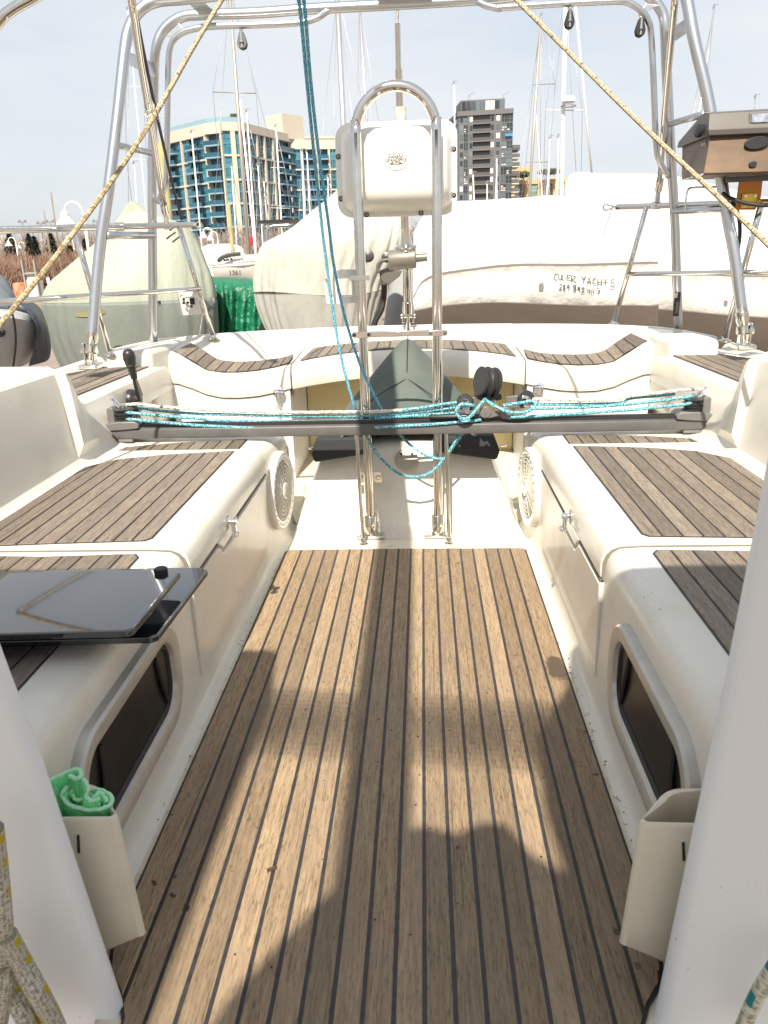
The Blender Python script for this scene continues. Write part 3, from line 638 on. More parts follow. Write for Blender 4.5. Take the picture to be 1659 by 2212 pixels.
# cup holder clipped to the guard leg
ch = thing('cup_holder', 'white plastic double ring cup holder clipped to the steel guard leg', 'cup holder', (-.185, 2.70, .9))
cc = Vector((-.200, 2.715, 0)); zt = at(733, 592, Y=2.7).z; zb_ = at(736, 647, Y=2.7).z
for z, h in ((zt, .026), (zb_, .022)):
    MB().grid([[cc+Vector((r*math.cos(a), r*math.sin(a), q)) for a in [2*math.pi*k/32 for k in range(32)]] for r, q in ((.057, z-h/2), (.057, z+h/2), (.049, z+h/2), (.049, z-h/2), (.057, z-h/2))], closed=True).build('ring', CUPW if 'CUPW' in globals() else PODW, ch, smooth=40)
for k in range(5):
    a = 2*math.pi*k/5+.6
    MB().box(cc+Vector((.053*math.cos(a), .053*math.sin(a), (zt+zb_)/2)), (.014, .007, zt-zb_), Matrix.Rotation(a+math.pi/2, 3, 'Z')).build('slat', PODW, ch, bevel=.002)
MB().lathe(cc+Vector((0, 0, zb_-.010)), (0, 0, 1), [(0, 0), (.05, 0), (.05, .006), (0, .006)], 28).build('base', PODW, ch)
MB().box((-.132, 2.632, zt-.012), (.066, .020, .015)).box((-.158, 2.665, zt-.012), (.012, .06, .015)).build('clip', PODW, ch, bevel=.003)

# ================================================================ fittings of our boat
def K(x0, y0, s):
    def f(x, y, **k): return at((x0+x/s)*.7745, (y0+y/s)*.7745, **k)
    return f
k5 = K(700, 600, 2.304); k8 = K(700, 1200, 2.304); kt = K(1180, 1000, 4.1475); kl = K(300, 960, 6.381); kr = K(1760, 1020, 6.9125)
ka = K(280, 860, 2.0737); kb = K(1340, 860, 2.0737); c1 = K(0, 0, 2.304); c2 = K(700, 0, 2.304); c3 = K(1400, 0, 2.236); c4 = K(0, 600, 2.304); c6 = K(1400, 600, 2.236); kg = K(1940, 280, 6.505)
YT = 2.60
# mainsheet traveller
tv = thing('sheet_traveller', 'grey metal mainsheet traveller beam bridging the two benches', 'traveller', (0, 2.6, .4))
P = [(2.572, .400), (2.570, .408), (2.574, .432), (2.582, .4365), (2.622, .4365), (2.632, .430), (2.634, .400)]
MB().grid([[(x, y, z) for y, z in P] for x in (-1.02, -.5, 0, .5, 1.02)], closed=True, capa=True, capb=True).build('beam', GREYALU, tv, smooth=30, bevel=.002)
MB().grid([[(x, y, z) for y, z in ((2.588, .436), (2.588, .447), (2.592, .450), (2.596, .445), (2.608, .445), (2.612, .450), (2.616, .447), (2.616, .436))] for x in (-.93, 0, .93)], closed=True, capa=True, capb=True).build('track', BLACKP, tv, smooth=30)
for s in (-1, 1):
    MB().box((s*.99, 2.603, .3945), (.12, .07, .010)).build('mounting_pad', GREYP, tv, bevel=.002)
    m = MB().prism([(s*1.022, 2.566, .428), (s*1.022, 2.566, .452), (s*.975, 2.566, .462), (s*.915, 2.566, .462), (s*.903, 2.566, .452), (s*.903, 2.566, .437), (s*.955, 2.566, .432)], (0, .072, 0))
    m.prism([(s*1.022, 2.60, .45), (s*1.022, 2.60, .50), (s*1.004, 2.60, .508), (s*.994, 2.60, .495), (s*.994, 2.60, .45)], (0, .034, 0))
    eb = m.build('end_block', GREYP, tv, bevel=.004)
    for z in (.470, .492):
        MB().lathe((s*.962, 2.602, z-.008), (0, 0, 1), [(0, 0), (.034, 0), (.034, .0025), (.027, .006), (.027, .010), (.034, .0135), (.034, .016), (0, .016)], 26).build('sheave', BLACKP, eb, smooth=30)
    MB().lathe((s*.962, 2.602, .452), (0, 0, 1), [(0, 0), (.008, 0), (.008, .058), (.010, .060), (.008, .066), (0, .067)], 14).build('axle', STEEL, eb)
    MB().tube([(s*.975, 2.592, .505), (s*.990, 2.590, .525), (s*1.0, 2.602, .535), (s*.990, 2.615, .525), (s*.975, 2.612, .505)], .0045, 8, 4).build('shackle', CHROME, eb)
# car with two cam cleats
car = MB().box((.225, YT, .4575), (.27, .052, .014)).build('car', BLACKP, tv, bevel=.005)
for x, z in ((kt(725, 630, Y=2.56).x, kt(725, 630, Y=2.56).z), (kt(955, 635, Y=2.56).x, kt(955, 635, Y=2.56).z)):
    MB().lathe((x, 2.578, z), (0, -1, 0), [(0, 0), (.020, 0), (.0205, .008), (.017, .011), (.004, .0115), (.004, .014), (0, .014)], 24).build('cheek_disc', GREYP, car, smooth=30)
q0, q1 = kt(660, 690, Y=2.57), kt(1030, 600, Y=2.57)
MB().prism([kt(700, 600, Y=2.571), kt(780, 585, Y=2.571), kt(830, 620, Y=2.571), kt(900, 605, Y=2.571), kt(960, 590, Y=2.571), kt(1020, 640, Y=2.571), kt(960, 690, Y=2.571), kt(870, 665, Y=2.571), kt(760, 695, Y=2.571), kt(690, 680, Y=2.571)], (0, .01, 0)).build('side_plate', GREYP, car, bevel=.002)
for sgn, (cx, cyy) in ((-1, (500, 540)), (1, (1185, 500))):
    o = kt(cx, cyy, Y=2.585); ax = Vector((.25*sgn, -1, .25)).normalized()
    cl = MB().lathe(o+Vector((.0, .03, .004)), ax, [(0, 0), (.026, 0), (.028, .005), (.028, .020), (.024, .024), (0, .024)], 24).build('cleat_sheave', BLACKP, car, smooth=30)
    u = Vector((1, .25*sgn, 0)).normalized(); v = ax.cross(u); 
    if v.z < 0: v = -v
    pl = [(-.013, .022), (.006, .018), (.016, .006), (.012, -.012), (.018, -.026), (.004, -.030), (-.006, -.018), (-.012, -.016), (-.006, -.004), (.002, .004), (-.004, .010), (-.016, .008)]
    MB().prism([o+ax*.004+u*(a*sgn*-1 if sgn < 0 else a)+v*b for a, b in pl], ax*.007).build('cam_cleat', STEEL if sgn < 0 else pbr('grey cast cleat', (.42, .40, .38), .35, .8), car, bevel=.0015)
    b2 = MB()
    for a, b in ((.007, .010), (.010, -.021)): b2.lathe(o+ax*.011+u*a+v*b, ax, [(0, 0), (.004, 0), (.003, .002), (0, .002)], 10)
    b2.build('cleat_screw', GREYP, car)
    e = kt(640 if sgn < 0 else 960, 520, Y=2.60)
    MB().prism([o+Vector((0, .012, .022)), e+Vector((0, .012, .02)), e+Vector((0, .012, -.02)), o+Vector((0, .012, -.024))], (0, .012, 0)).build('cleat_arm', GREYP, car, bevel=.003)

blk = thing('double_block', 'big black double mainsheet block standing on the traveller car', 'pulley block', (.27, 2.6, .48), None)
bo = kt(750, 270, Y=2.62); ax = Vector((1, .42, -.16)).normalized()
MB().lathe(bo-ax*.032, ax, [(0, 0), (.046, 0), (.050, .003), (.050, .006), (.040, .011), (.040, .016), (.049, .022), (.051, .025), (.051, .028), (.049, .031), (.049, .034), (.040, .040), (.040, .046), (.050, .052), (.050, .058), (.047, .062), (.036, .063), (.034, .060), (.02, .060), (.018, .064), (0, .064)], 36).build('sheave_stack', BLACKP, blk, smooth=30)
MB().prism([bo+Vector((-.040, -.012, -.036)), bo+Vector((.046, .012, -.042)), bo+Vector((.052, .012, -.062)), bo+Vector((.020, 0, -.068)), bo+Vector((-.016, -.01, -.064)), bo+Vector((-.042, -.012, -.052))], (-.004, .03, 0)).build('cheek', BLACKP, blk, bevel=.004)
MB().prism([bo+Vector((-.006, -.015, -.062)), bo+Vector((.022, -.010, -.064)), kt(875, 540, Y=2.60), kt(770, 530, Y=2.59)], (0, .022, 0)).build('neck', GREYP, blk, bevel=.003)
MB().lathe(kt(812, 495, Y=2.585), (0, -1, 0), [(0, 0), (.008, 0), (.007, .004), (0, .004)], 12).build('pin', STEEL, blk)

def line(name, label, pts, r, mat, cat='rope', group=None, seg=8, n=6):
    o = MB().tube(pts, r, seg, n).build(name, mat, smooth=180)
    return tag(o, label, cat, group)
G = 'traveller control lines'
# left hand purchase, then the far purchase
line('control_line', 'white braided top line from the throttle side end block toward the mainsheet car', [kl(330, 1078, Y=2.60), kl(560, 1068, Y=YT), kl(900, 1108, Y=YT), kl(1659, 1160, Y=YT), ka(660, 590, Y=YT), ka(1100, 602, Y=YT), ka(1659, 596, Y=YT), k5(700, 1266, Y=YT), k5(975, 1253, Y=YT)], .0056, WHITER, group=G)
line('control_line', 'teal line spliced to the white braid and running into the bright cam cleat', [k5(940, 1256, Y=YT), k5(1100, 1238, Y=YT), k5(1260, 1212, Y=YT), k5(1350, 1203, Y=2.61)], .0054, TEAL, group=G)
line('control_line', 'upper of the three teal lines at the throttle end block', [kl(540, 1125, Y=2.625), kl(900, 1182, Y=2.62), kl(1659, 1243, Y=2.615), ka(660, 612, Y=2.61), ka(1100, 624, Y=2.61), ka(1659, 622, Y=2.61), k5(900, 1285, Y=2.61), k5(1310, 1238, Y=2.61)], .0052, TEAL, group=G)
line('control_line', 'middle of the three teal lines at the throttle end block', [kl(250, 1203, Y=2.585), kl(600, 1240, Y=2.575), kl(1100, 1285, Y=2.58), kl(1659, 1328, Y=2.59), ka(660, 648, Y=YT), ka(1100, 657, Y=YT), ka(1659, 646, Y=YT), k5(800, 1308, Y=YT), k5(1310, 1272, Y=YT)], .0054, TEAL, group=G)
line('control_line', 'lowest teal line at the throttle end block, lying along the traveller track', [kl(275, 1325, Y=2.585), kl(600, 1355, Y=2.57), kl(1100, 1402, Y=2.575), kl(1659, 1450, Y=2.58), ka(660, 682, Y=2.58), ka(1100, 699, Y=2.58), ka(1659, 691, Y=2.58), k5(800, 1366, Y=2.575), k5(1200, 1342, Y=2.57), k5(1480, 1316, Y=2.575)], .0054, TEAL, group=G)
line('control_line', 'white braided top line on the barbecue side of the traveller', [Vector((.992, 2.602, .530)), kr(1060, 462, Y=2.60), kr(800, 490, Y=YT), kr(400, 540, Y=YT), kr(0, 583, Y=YT), kb(740, 530, Y=YT), kb(500, 530, Y=YT), kb(300, 524, Y=YT)], .0056, WHITER, group=G)
line('control_line', 'upper teal line running under the white braid on the barbecue side', [kr(840, 540, Y=2.62), kr(500, 580, Y=2.615), kr(0, 630, Y=2.61), kb(770, 550, Y=2.61), kb(300, 556, Y=2.61)], .0052, TEAL, group=G)
line('control_line', 'middle teal line round the end block of the barbecue side', [kr(1205, 580, Y=2.585), kr(1000, 615, Y=2.575), kr(600, 668, Y=2.58), kr(0, 738, Y=2.59), kb(600, 572, Y=YT), kb(310, 580, Y=YT)], .0054, TEAL, group=G)
line('control_line', 'lowest teal line along the track on the barbecue side', [kr(1205, 705, Y=2.585), kr(1000, 748, Y=2.57), kr(500, 800, Y=2.575), kr(0, 852, Y=2.58), kb(500, 612, Y=2.58), kb(150, 634, Y=2.58)], .0054, TEAL, group=G)
line('control_line', 'loop of teal line hanging round the bright cam cleat', [kt(590, 545, Y=2.56), kt(450, 530, Y=2.55), kt(385, 610, Y=2.545), kt(430, 690, Y=2.545), kt(520, 690, Y=2.545), kt(600, 610, Y=2.55), kt(690, 500, Y=2.56), kt(720, 470, Y=2.58)], .0058, TEAL, group=G)
line('control_line', 'loop of teal line hanging round the dull grey cam cleat', [kt(720, 480, Y=2.575), kt(850, 560, Y=2.555), kt(1000, 620, Y=2.545), kt(1180, 620, Y=2.545), kt(1290, 560, Y=2.55), kt(1270, 495, Y=2.565), kt(1120, 515, Y=2.57), kt(920, 545, Y=2.58)], .0058, TEAL, group=G)
# mainsheet falls and the slack loop under the beam
line('mainsheet', 'blue and white mainsheet fall running down on the cup holder side', [c2(250, -220, Y=2.05), c2(310, 20, Y=2.15), c2(355, 480, Y=2.3), c2(400, 940, Y=2.42), c2(455, 1450, Y=2.53), k5(485, 310, Y=2.57), k5(530, 640, Y=2.59), k5(590, 960, Y=2.60), k5(675, 1262, Y=2.605)], .0047, BLUEL, group='mainsheet falls')
line('mainsheet', 'blue and white mainsheet fall crossing in front of the guard leg', [c2(290, -220, Y=2.05), c2(342, 20, Y=2.15), c2(380, 480, Y=2.3), c2(430, 940, Y=2.42), c2(500, 1450, Y=2.53), k5(530, 310, Y=2.57), k5(600, 640, Y=2.59), k5(690, 930, Y=2.60), k5(770, 1110, Y=2.60), k5(840, 1250, Y=2.605)], .0047, BLUEL, group='mainsheet falls')
line('slack_line', 'slack teal rope loop hanging below the traveller beam in front of the pedestal', [k8(735, 20, Y=2.61), k8(780, 105, Y=2.61), k8(850, 195, Y=2.61), k8(950, 277, Y=2.61), k8(1060, 300, Y=2.61), k8(1160, 268, Y=2.61), k8(1240, 185, Y=2.61), k8(1290, 110, Y=2.605), k8(1330, 40, Y=2.60), k8(1350, -5, Y=2.60)], .0052, TEAL)
line('slack_line', 'short teal rope tail joining the slack loop beside the guard leg', [k8(950, 20, Y=2.63), k8(1030, 100, Y=2.625), k8(1130, 163, Y=2.62), k8(1240, 182, Y=2.615), k8(1300, 105, Y=2.612), k8(1352, 30, Y=2.61), k8(1372, -8, Y=2.61)], .005, TEAL)

# throttle lever
b0 = Vector((-1.045, 2.70, .505)); kn = kl(388, 240, X=-1.00); nk = kl(475, 600, X=-1.005); sb_ = kl(585, 960, X=-1.01)
th_ = thing('throttle_lever', 'black engine throttle lever with a thick rounded knob', 'throttle', sb_)
d = (kn-nk).normalized()
MB().lathe(nk, d, [(0, 0), (.012, 0), (.0125, .006), (.017, .05), (.020, .062), (.0205, .064), (.0195, .065), (.023, .085), (.022, .105), (.016, .116), (.006, .121), (0, .121)], 20).build('knob', BLACKP, th_, smooth=35)
u = Vector((0, 1, 0)); v = (sb_-nk).normalized(); wv = v.cross(Vector((1, 0, 0))).normalized()
MB().grid([[nk+wv*.010+Vector((.006, 0, 0)), nk-wv*.010+Vector((.006, 0, 0)), nk-wv*.010-Vector((.006, 0, 0)), nk+wv*.010-Vector((.006, 0, 0))], [sb_+wv*.020+Vector((.007, 0, 0)), sb_-wv*.020+Vector((.007, 0, 0)), sb_-wv*.020-Vector((.009, 0, 0)), sb_+wv*.020-Vector((.009, 0, 0))]], closed=True, capa=True, capb=True).build('shaft', BLACKP, th_, bevel=.003)
MB().lathe(sb_+Vector((-.045, 0, -.005)), (1, 0, 0), [(0, 0), (.040, 0), (.040, .018), (.030, .030), (.026, .045), (0, .045)], 24).box(sb_+Vector((-.035, .045, -.03)), (.03, .06, .06)).build('base', BLACKP, th_, bevel=.004)
pn = thing('engine_panel', 'black slotted engine panel set in the recess behind the throttle', 'panel', (-1.08, 3.0, .4))
MB().box((-1.088, 2.98, .375), (.014, .20, .11), Matrix.Rotation(R(-8), 3, 'X')).build('plate', BLACKP, pn, bevel=.004)
for k in range(7): MB().box((-1.079, 2.905+.024*k, .378-.0034*k), (.006, .010, .085), Matrix.Rotation(R(-8), 3, 'X')).build('slat', GREYP, pn, bevel=.001)
lp = thing('label_plate', 'small cream plate with dark clips in the recess under the grill side seat', 'plate', (1.08, 3.2, .4))
kk = [kr(330, 245, X=1.085), kr(440, 320, X=1.085), kr(390, 500, X=1.085), kr(225, 520, X=1.085), kr(240, 440, X=1.085)]
MB().prism(kk, (.006, 0, 0)).build('plate', CREAMP, lp, smooth=0)
for q in ((318, 265), (428, 335), (236, 470)): MB().box(kr(*q, X=1.081), (.006, .014, .014)).build('clip', GREYP, lp, bevel=.002)

# backstay with its hydraulic adjuster
bs = thing('backstay', 'polished backstay with hydraulic adjuster rising from the middle of the stern', 'rigging', at(882, 705, Y=3.97))
def bp(x, y): return at(x, y, Y=3.97-.0003*(705-y))
MB().tube([bp(857, -90), bp(858.6, 60)], .0062, 8, 1).build('wire', pbr('wire strand', (.42, .41, .40), .3, .9, bump=.6, bs=400), bs)
MB().tube([bp(858.6, 50), bp(861.2, 168)], .0125, 12, 1).tube([bp(861, 150), bp(863.5, 235)], .0165, 12, 1).build('upper_tube', STEEL, bs, smooth=50)
MB().tube([bp(865, 230), bp(866, 262)], .0240, 14, 1).build('tape', pbr('white tape', (.78, .76, .68), .6, var=.8, vs=40, vcol=(.5, .42, .28)), bs, smooth=50)
MB().tube([bp(866, 255), bp(877, 545)], .0195, 14, 1).build('rod', STEEL, bs, smooth=50)
a0 = bp(878, 556); upv = (bp(876, 480)-a0).normalized()
MB().lathe(a0+upv*.028, upv, [(0, 0), (.046, 0), (.048, .006), (.044, .012), (.052, .016), (.052, .024), (.028, .032), (.024, .07), (0, .07)], 22).build('collar', STEEL, bs, smooth=30)
MB().lathe(a0+Vector((-.085, -.01, -.012)), (1, 0, .06), [(0, 0), (.044, 0), (.046, .004), (.046, .125), (.040, .13), (.020, .132), (.019, .185), (0, .186)], 22).build('hydraulic_body', pbr('bronze grey body', (.20, .18, .155), .4, .3), bs, smooth=30)
MB().lathe(bp(879, 575), (bp(882, 700)-bp(879, 575)).normalized(), [(0, 0), (.030, 0), (.030, .012), (.021, .016), (.022, .17), (.027, .172), (.027, .225), (.020, .23), (0, .23)], 18).build('cylinder', STEEL, bs, smooth=30)
f0 = bp(881.5, 674)
MB().box(f0+Vector((-.024, 0, -.01)), (.010, .03, .085)).box(f0+Vector((.024, 0, -.01)), (.010, .03, .085)).build('fork', STEEL, bs, bevel=.003)
MB().lathe(f0+Vector((-.036, 0, -.018)), (1, 0, 0), [(0, 0), (.012, 0), (.012, .072), (0, .072)], 12).tube([f0+Vector((0, 0, -.09)), f0+Vector((0, 0, -.01))], .012, 10, 1).build('clevis_pin', STEEL, bs)

# ---------------------------------------------------------------- aluminium arch across the stern
ar = thing('targa_arch', 'silver tubular aluminium arch standing over the stern', 'arch', (0, 3.3, .6))
AY = 3.42
def P(f, x, y, Y): return f(x, y, Y=Y)
MB().tube([P(c4, 588, 850, 2.97), P(c4, 640, 230, 3.02), c1(700, 1200, Y=3.05), c1(755, 750, Y=3.09), c1(800, 340, Y=3.13), c1(828, 190, Y=3.15), c1(890, 75, Y=3.16), c1(1000, 8, Y=3.17), c1(1200, -12, Y=3.17), c1(1659, -60, Y=3.17), c2(800, -110, Y=3.17), c3(300, -150, Y=3.17), c3(980, -150, Y=3.17), c3(1110, -110, Y=3.17), c3(1150, -20, Y=3.16), c3(1200, 250, Y=3.14), c3(1290, 640, Y=3.12), c3(1365, 1100, Y=3.1), c6(1410, 30, Y=3.08), c6(1450, 250, Y=3.06), c6(1500, 640, Y=3.04)], .0205, 14, 5).build('forward_hoop', ALU, ar, smooth=180)
MB().tube([P(c4, 985, 835, 3.60), P(c4, 980, 230, 3.54), c1(979, 1100, Y=3.5), c1(990, 560, Y=3.46), c1(1000, 330, Y=AY), c1(1050, 195, Y=AY), c1(1160, 112, Y=AY), c1(1300, 94, Y=AY), c1(1659, 82, Y=AY), c2(400, 56, Y=AY), c2(900, 30, Y=AY), c2(1500, -5, Y=AY), c3(300, -45, Y=AY), c3(800, -60, Y=AY), c3(920, -20, Y=AY), c3(1000, 80, Y=AY), c3(1018, 200, Y=AY), c3(1025, 400, Y=3.45), c3(1050, 900, Y=3.5), P(c6, 1078, 20, 3.56), P(c6, 1090, 400, 3.6), P(c6, 1100, 700, 3.66)], .0192, 14, 5).build('aft_hoop', ALU, ar, smooth=180)
MB().tube([c1(1012, 1300, Y=3.48), c1(1050, 1225, Y=3.46), c1(1070, 1120, Y=3.44), c1(1076, 800, Y=3.42), c1(1082, 420, Y=3.40), c1(1100, 290, Y=3.39), c1(1150, 222, Y=3.385), c1(1250, 184, Y=3.38), c1(1400, 167, Y=3.38), c1(1659, 160, Y=3.38), c2(300, 147, Y=3.38), c2(420, 118, Y=3.39), c2(480, 80, Y=3.41), c2(525, 58, Y=3.42)], .0118, 12, 5).build('inner_bar', ALU, ar, smooth=180)
MB().tube([c2(1445, 0, Y=3.42), c2(1500, 32, Y=3.40), c2(1590, 55, Y=3.38), c3(0, 48, Y=3.38), c3(350, 24, Y=3.38), c3(700, 8, Y=3.38), c3(790, 18, Y=3.385), c3(870, 70, Y=3.39), c3(915, 140, Y=3.40), c3(930, 220, Y=3.41), c3(945, 500, Y=3.42), c3(962, 900, Y=3.45), c3(985, 1010, Y=3.47), c3(1040, 1100, Y=3.52)], .0118, 12, 5).build('inner_bar', ALU, ar, smooth=180)
for a, b, r in ((c1(760, 935, Y=3.08), c1(985, 985, Y=3.48), .012), (c1(690, 1512, Y=3.03), c1(985, 1512, Y=3.53), .015), (c3(1045, 775, Y=3.48), c3(1260, 712, Y=3.12), .012), (c3(1070, 1318, Y=3.53), c3(1380, 1302, Y=3.08), .013)):
    MB().tube([a, b], r, 12, 1).build('rung', ALU, ar, smooth=180)
def plate(pts, th=.008): return MB().prism(pts, (0, th, .002)).build('gusset_plate', ALU, ar, smooth=0, bevel=.002)
plate([c1(835, 335, Y=3.13), c1(985, 405, Y=3.42), c1(995, 500, Y=3.42), c1(835, 425, Y=3.13)])
plate([c3(1015, 205, Y=3.42), c3(1160, 108, Y=3.15), c3(1165, 200, Y=3.15), c3(1030, 290, Y=3.42)])
plate([c1(1195, 5, Y=3.17), c1(1300, 5, Y=3.17), c1(1385, 82, Y=3.4), c1(1275, 88, Y=3.4)])
plate([c2(815, -60, Y=3.2), c2(1165, -75, Y=3.2), c2(1165, 12, Y=3.4), c2(815, 28, Y=3.4)])
plate([c1(1065, 228, Y=3.395), c1(1150, 150, Y=3.395), c1(1180, 185, Y=3.395), c1(1110, 245, Y=3.395)], .005)
plate([c3(870, 60, Y=3.40), c3(900, 20, Y=3.40), c3(990, 35, Y=3.40), c3(940, 50, Y=3.40), c3(905, 75, Y=3.40)], .005)
for f0, f1, foot in ((P(c4, 592, 780, 2.97), P(c4, 585, 860, 2.97), P(c4, 585, 950, 2.97)), (P(c6, 1498, 640, 3.04), P(c6, 1500, 690, 3.04), P(c6, 1508, 800, 3.04))):
    d = (f1-f0).normalized()
    jt = MB().lathe(f0-d*.02, d, [(0, 0), (.0235, 0), (.0235, .03), (.018, .05), (.0225, .052), (.0225, .075), (.012, .08), (.012, .11), (0, .11)], 18).build('swivel_joint', STEEL, ar, smooth=35)
    MB().box(foot+Vector((-.016, 0, .035)), (.010, .035, .085)).box(foot+Vector((.016, 0, .035)), (.010, .035, .085)).box(foot+Vector((0, 0, -.012)), (.07, .08, .02)).build('deck_foot', STEEL, ar, bevel=.004)
    MB().lathe(foot+Vector((-.03, 0, .045)), (1, 0, 0), [(0, 0), (.012, 0), (.012, .06), (0, .06)], 12).build('pin', STEEL, jt)
def hblock(o, sc_, mat, label):
    t = thing('hanging_block', label, 'pulley block', o, 'small blocks hanging from the arch')
    MB().lathe(o+Vector((-.009, 0, -.042)), (1, 0, 0), [(0, 0), (.014, 0), (.018, .003), (.018, .015), (.014, .018), (0, .018)], 18).build('sheave', BLACKP, t)
    out = [(0, .004), (.008, -.005), (.016, -.03), (.019, -.043), (.014, -.058), (0, -.064), (-.014, -.058), (-.019, -.043), (-.016, -.03), (-.008, -.005)]
    MB().prism([o+Vector((a, -.014, b)) for a, b in out], (0, .007, 0)).prism([o+Vector((a, .008, b)) for a, b in out], (0, .006, 0)).build('cheek', mat, t, bevel=.003)
    MB().box(o+Vector((0, -.016, -.028)), (.008, .003, .06)).build('strap', STEEL, t, bevel=.001)
    MB().tube([o+Vector((0, 0, 0)), o+Vector((-.007, 0, .012)), o+Vector((-.006, 0, .026)), o+Vector((.006, 0, .026)), o+Vector((.007, 0, .012))], .0026, 6, 4, closed=True).build('shackle', STEEL, t)
hblock(c1(1552, 200, Y=3.38), 1, GREYP, 'small grey block hanging from the arch above the blue tower')
hblock(c3(423, 62, Y=3.38), 1, BLACKP, 'small black block hanging from the arch beside the mast with a radar dome')
hblock(c3(866, 112, Y=3.39), 1, BLACKP, 'small black block hanging at the bend of the arch toward the barbecue')

# ---------------------------------------------------------------- stern rails
def rail(label, top, low, posts, eye, tops):
    t = thing('stern_rail', label, 'rail', posts[0][1], 'polished stern rails')
    MB().tube(top, .0128, 14, 4).build('top_rail', STEEL, t, smooth=180)
    MB().tube(low, .0105, 12, 4).build('lower_rail', STEEL, t, smooth=180)
    for a, b in posts:
        s_ = MB().tube([a, b], .0115, 12, 1).build('stanchion', STEEL, t, smooth=180)
        MB().lathe(b+Vector((0, 0, -.012)), (0, 0, 1), [(0, 0), (.026, 0), (.026, .006), (.015, .010), (.014, .02), (0, .02)], 16).build('base', STEEL, s_)
    for q in tops:
        MB().lathe(q-Vector((.018, .004, 0)), (1, .25, 0), [(0, 0), (.0165, 0), (.0165, .034), (0, .034)], 16).build('clamp', STEEL, t, smooth=35)
    MB().tube(eye, .004, 8, 5, closed=True).build('eye', STEEL, t, smooth=180)
    return t
e0 = at(427, 486, Y=3.80)
rail('polished stern rail carrying the white socket plate, in front of the sage covered boat', [at(-120, 501, Y=2.45), at(0, 497, Y=2.7), at(160, 492, Y=3.05), at(300, 488, Y=3.40), at(385, 486, Y=3.65), at(419, 485.5, Y=3.78)],
     [at(-120, 668, Y=2.45), at(0, 652, Y=2.7), at(260, 635, Y=3.25), at(432, 624, Y=3.72)],
     [(at(160, 493, Y=3.05), at(238, 762, Y=3.22)), (at(386, 487, Y=3.65), at(461, 727, Y=3.79))],
     [e0+Vector((-.012, 0, .0)), e0+Vector((0, 0, .012)), e0+Vector((.016, 0, .008)), e0+Vector((.018, 0, -.008)), e0+Vector((.002, 0, -.013))], [at(259, 489.5, Y=3.29), at(363, 487, Y=3.59)])
e1 = at(1313, 448, Y=3.98)
rail('polished stern rail carrying the barbecue, in front of the shrink wrapped boats', [at(1780, 434, Y=2.7), at(1659, 437.5, Y=2.95), at(1560, 440, Y=3.25), at(1400, 445, Y=3.75), at(1333, 447, Y=3.95)],
     [at(1780, 588, Y=2.7), at(1659, 588, Y=2.95), at(1500, 590, Y=3.35), at(1356, 592, Y=3.85)],
     [(at(1397, 446, Y=3.75), at(1326, 697, Y=3.93)), (at(1645, 440, Y=3.0), at(1566, 732, Y=3.25))],
     [e1+Vector((-.022, 0, .0)), e1+Vector((-.012, 0, .013)), e1+Vector((.014, 0, .007)), e1+Vector((.030, 0, .003)), e1+Vector((.014, 0, -.006)), e1+Vector((-.01, 0, -.012))], [at(1418, 444, Y=3.69)])
line('wire_pin', 'thin wire lanyard dangling from the eye of the barbecue side rail', [at(1321, 452, Y=3.97), at(1319, 462, Y=3.97), at(1314, 475, Y=3.97), at(1308, 490, Y=3.97), at(1302, 508, Y=3.97)], .0025, STEEL, 'lanyard')
# bimini legs and bow
for nm, label, pts, cl in (('bimini_leg', 'dark steel bimini leg crossed by the spliced rope', [c1(838, -60, Y=2.45), c1(900, 380, Y=2.75), c1(970, 800, Y=3.05), c1(1055, 1330, Y=3.42)], c1(1068, 1390, Y=3.46)),
                           ('bimini_leg', 'steel bimini leg standing on the rail next to the barbecue', [c3(1085, -60, Y=2.9), c3(1055, 260, Y=3.1), c3(1020, 650, Y=3.35), c3(983, 1145, Y=3.66)], c3(972, 1215, Y=3.68))):
    t = thing('bimini_pole', label, 'pole', cl, 'bimini poles')
    MB().tube(pts, .0118, 12, 3).build('tube', STEEL, t, smooth=180)
    e = Vector(pts[-1]); d = (Vector(cl)-e).normalized()
    MB().lathe(e-d*.02, d, [(0, 0), (.016, 0), (.016, .05), (.012, .055), (.008, .06), (.008, .09), (0, .09)], 14).build('end_cap', STEEL, t, smooth=35)
    MB().box(Vector(cl)+Vector((0, 0, -.008)), (.022, .014, .045)).build('jaw', STEEL, t, bevel=.004)
line('shock_cord', 'thin dark cord running down beside the crossed bimini leg', [c1(850, -40, Y=2.5), c1(930, 370, Y=2.8), c1(990, 660, Y=3.0), c1(1050, 930, Y=3.2), c1(1110, 1190, Y=3.45), c1(1168, 1410, Y=3.62)], .0055, pbr('dark cord', (.05, .04, .04), .7), 'cord')
tag(MB().tube([at(-150, 260, Y=2.0), at(-60, 118, Y=2.0), at(0, 44, Y=2.0), at(22, 24, Y=2.0), at(57, 3, Y=2.0), at(130, -30, Y=2.0), at(300, -60, Y=2.0)], .0125, 14, 6).build('bimini_bow', STEEL, smooth=180), 'curved polished bimini bow cutting the upper corner of the sky', 'frame tube')
line('guy_rope', 'spliced beige rope slanting down past the sage covered boat', [c1(1450, -40, Y=2.75), c1(1250, 290, Y=2.62), c1(1110, 540, Y=2.52), c1(1010, 715, Y=2.46)], .0072, BEIGE, group='beige guy ropes')
tag(MB().tube([c1(1020, 690, Y=2.465), c1(960, 800, Y=2.42), c1(700, 1190, Y=2.28), c1(350, 1659, Y=2.1), c4(0, 705, Y=1.9), c4(-200, 960, Y=1.8)], .0068, 8, 6).build('guy_rope', BEIGE2, smooth=180), 'frayed lower length of the spliced beige rope', 'rope', 'beige guy ropes')
sp = MB()
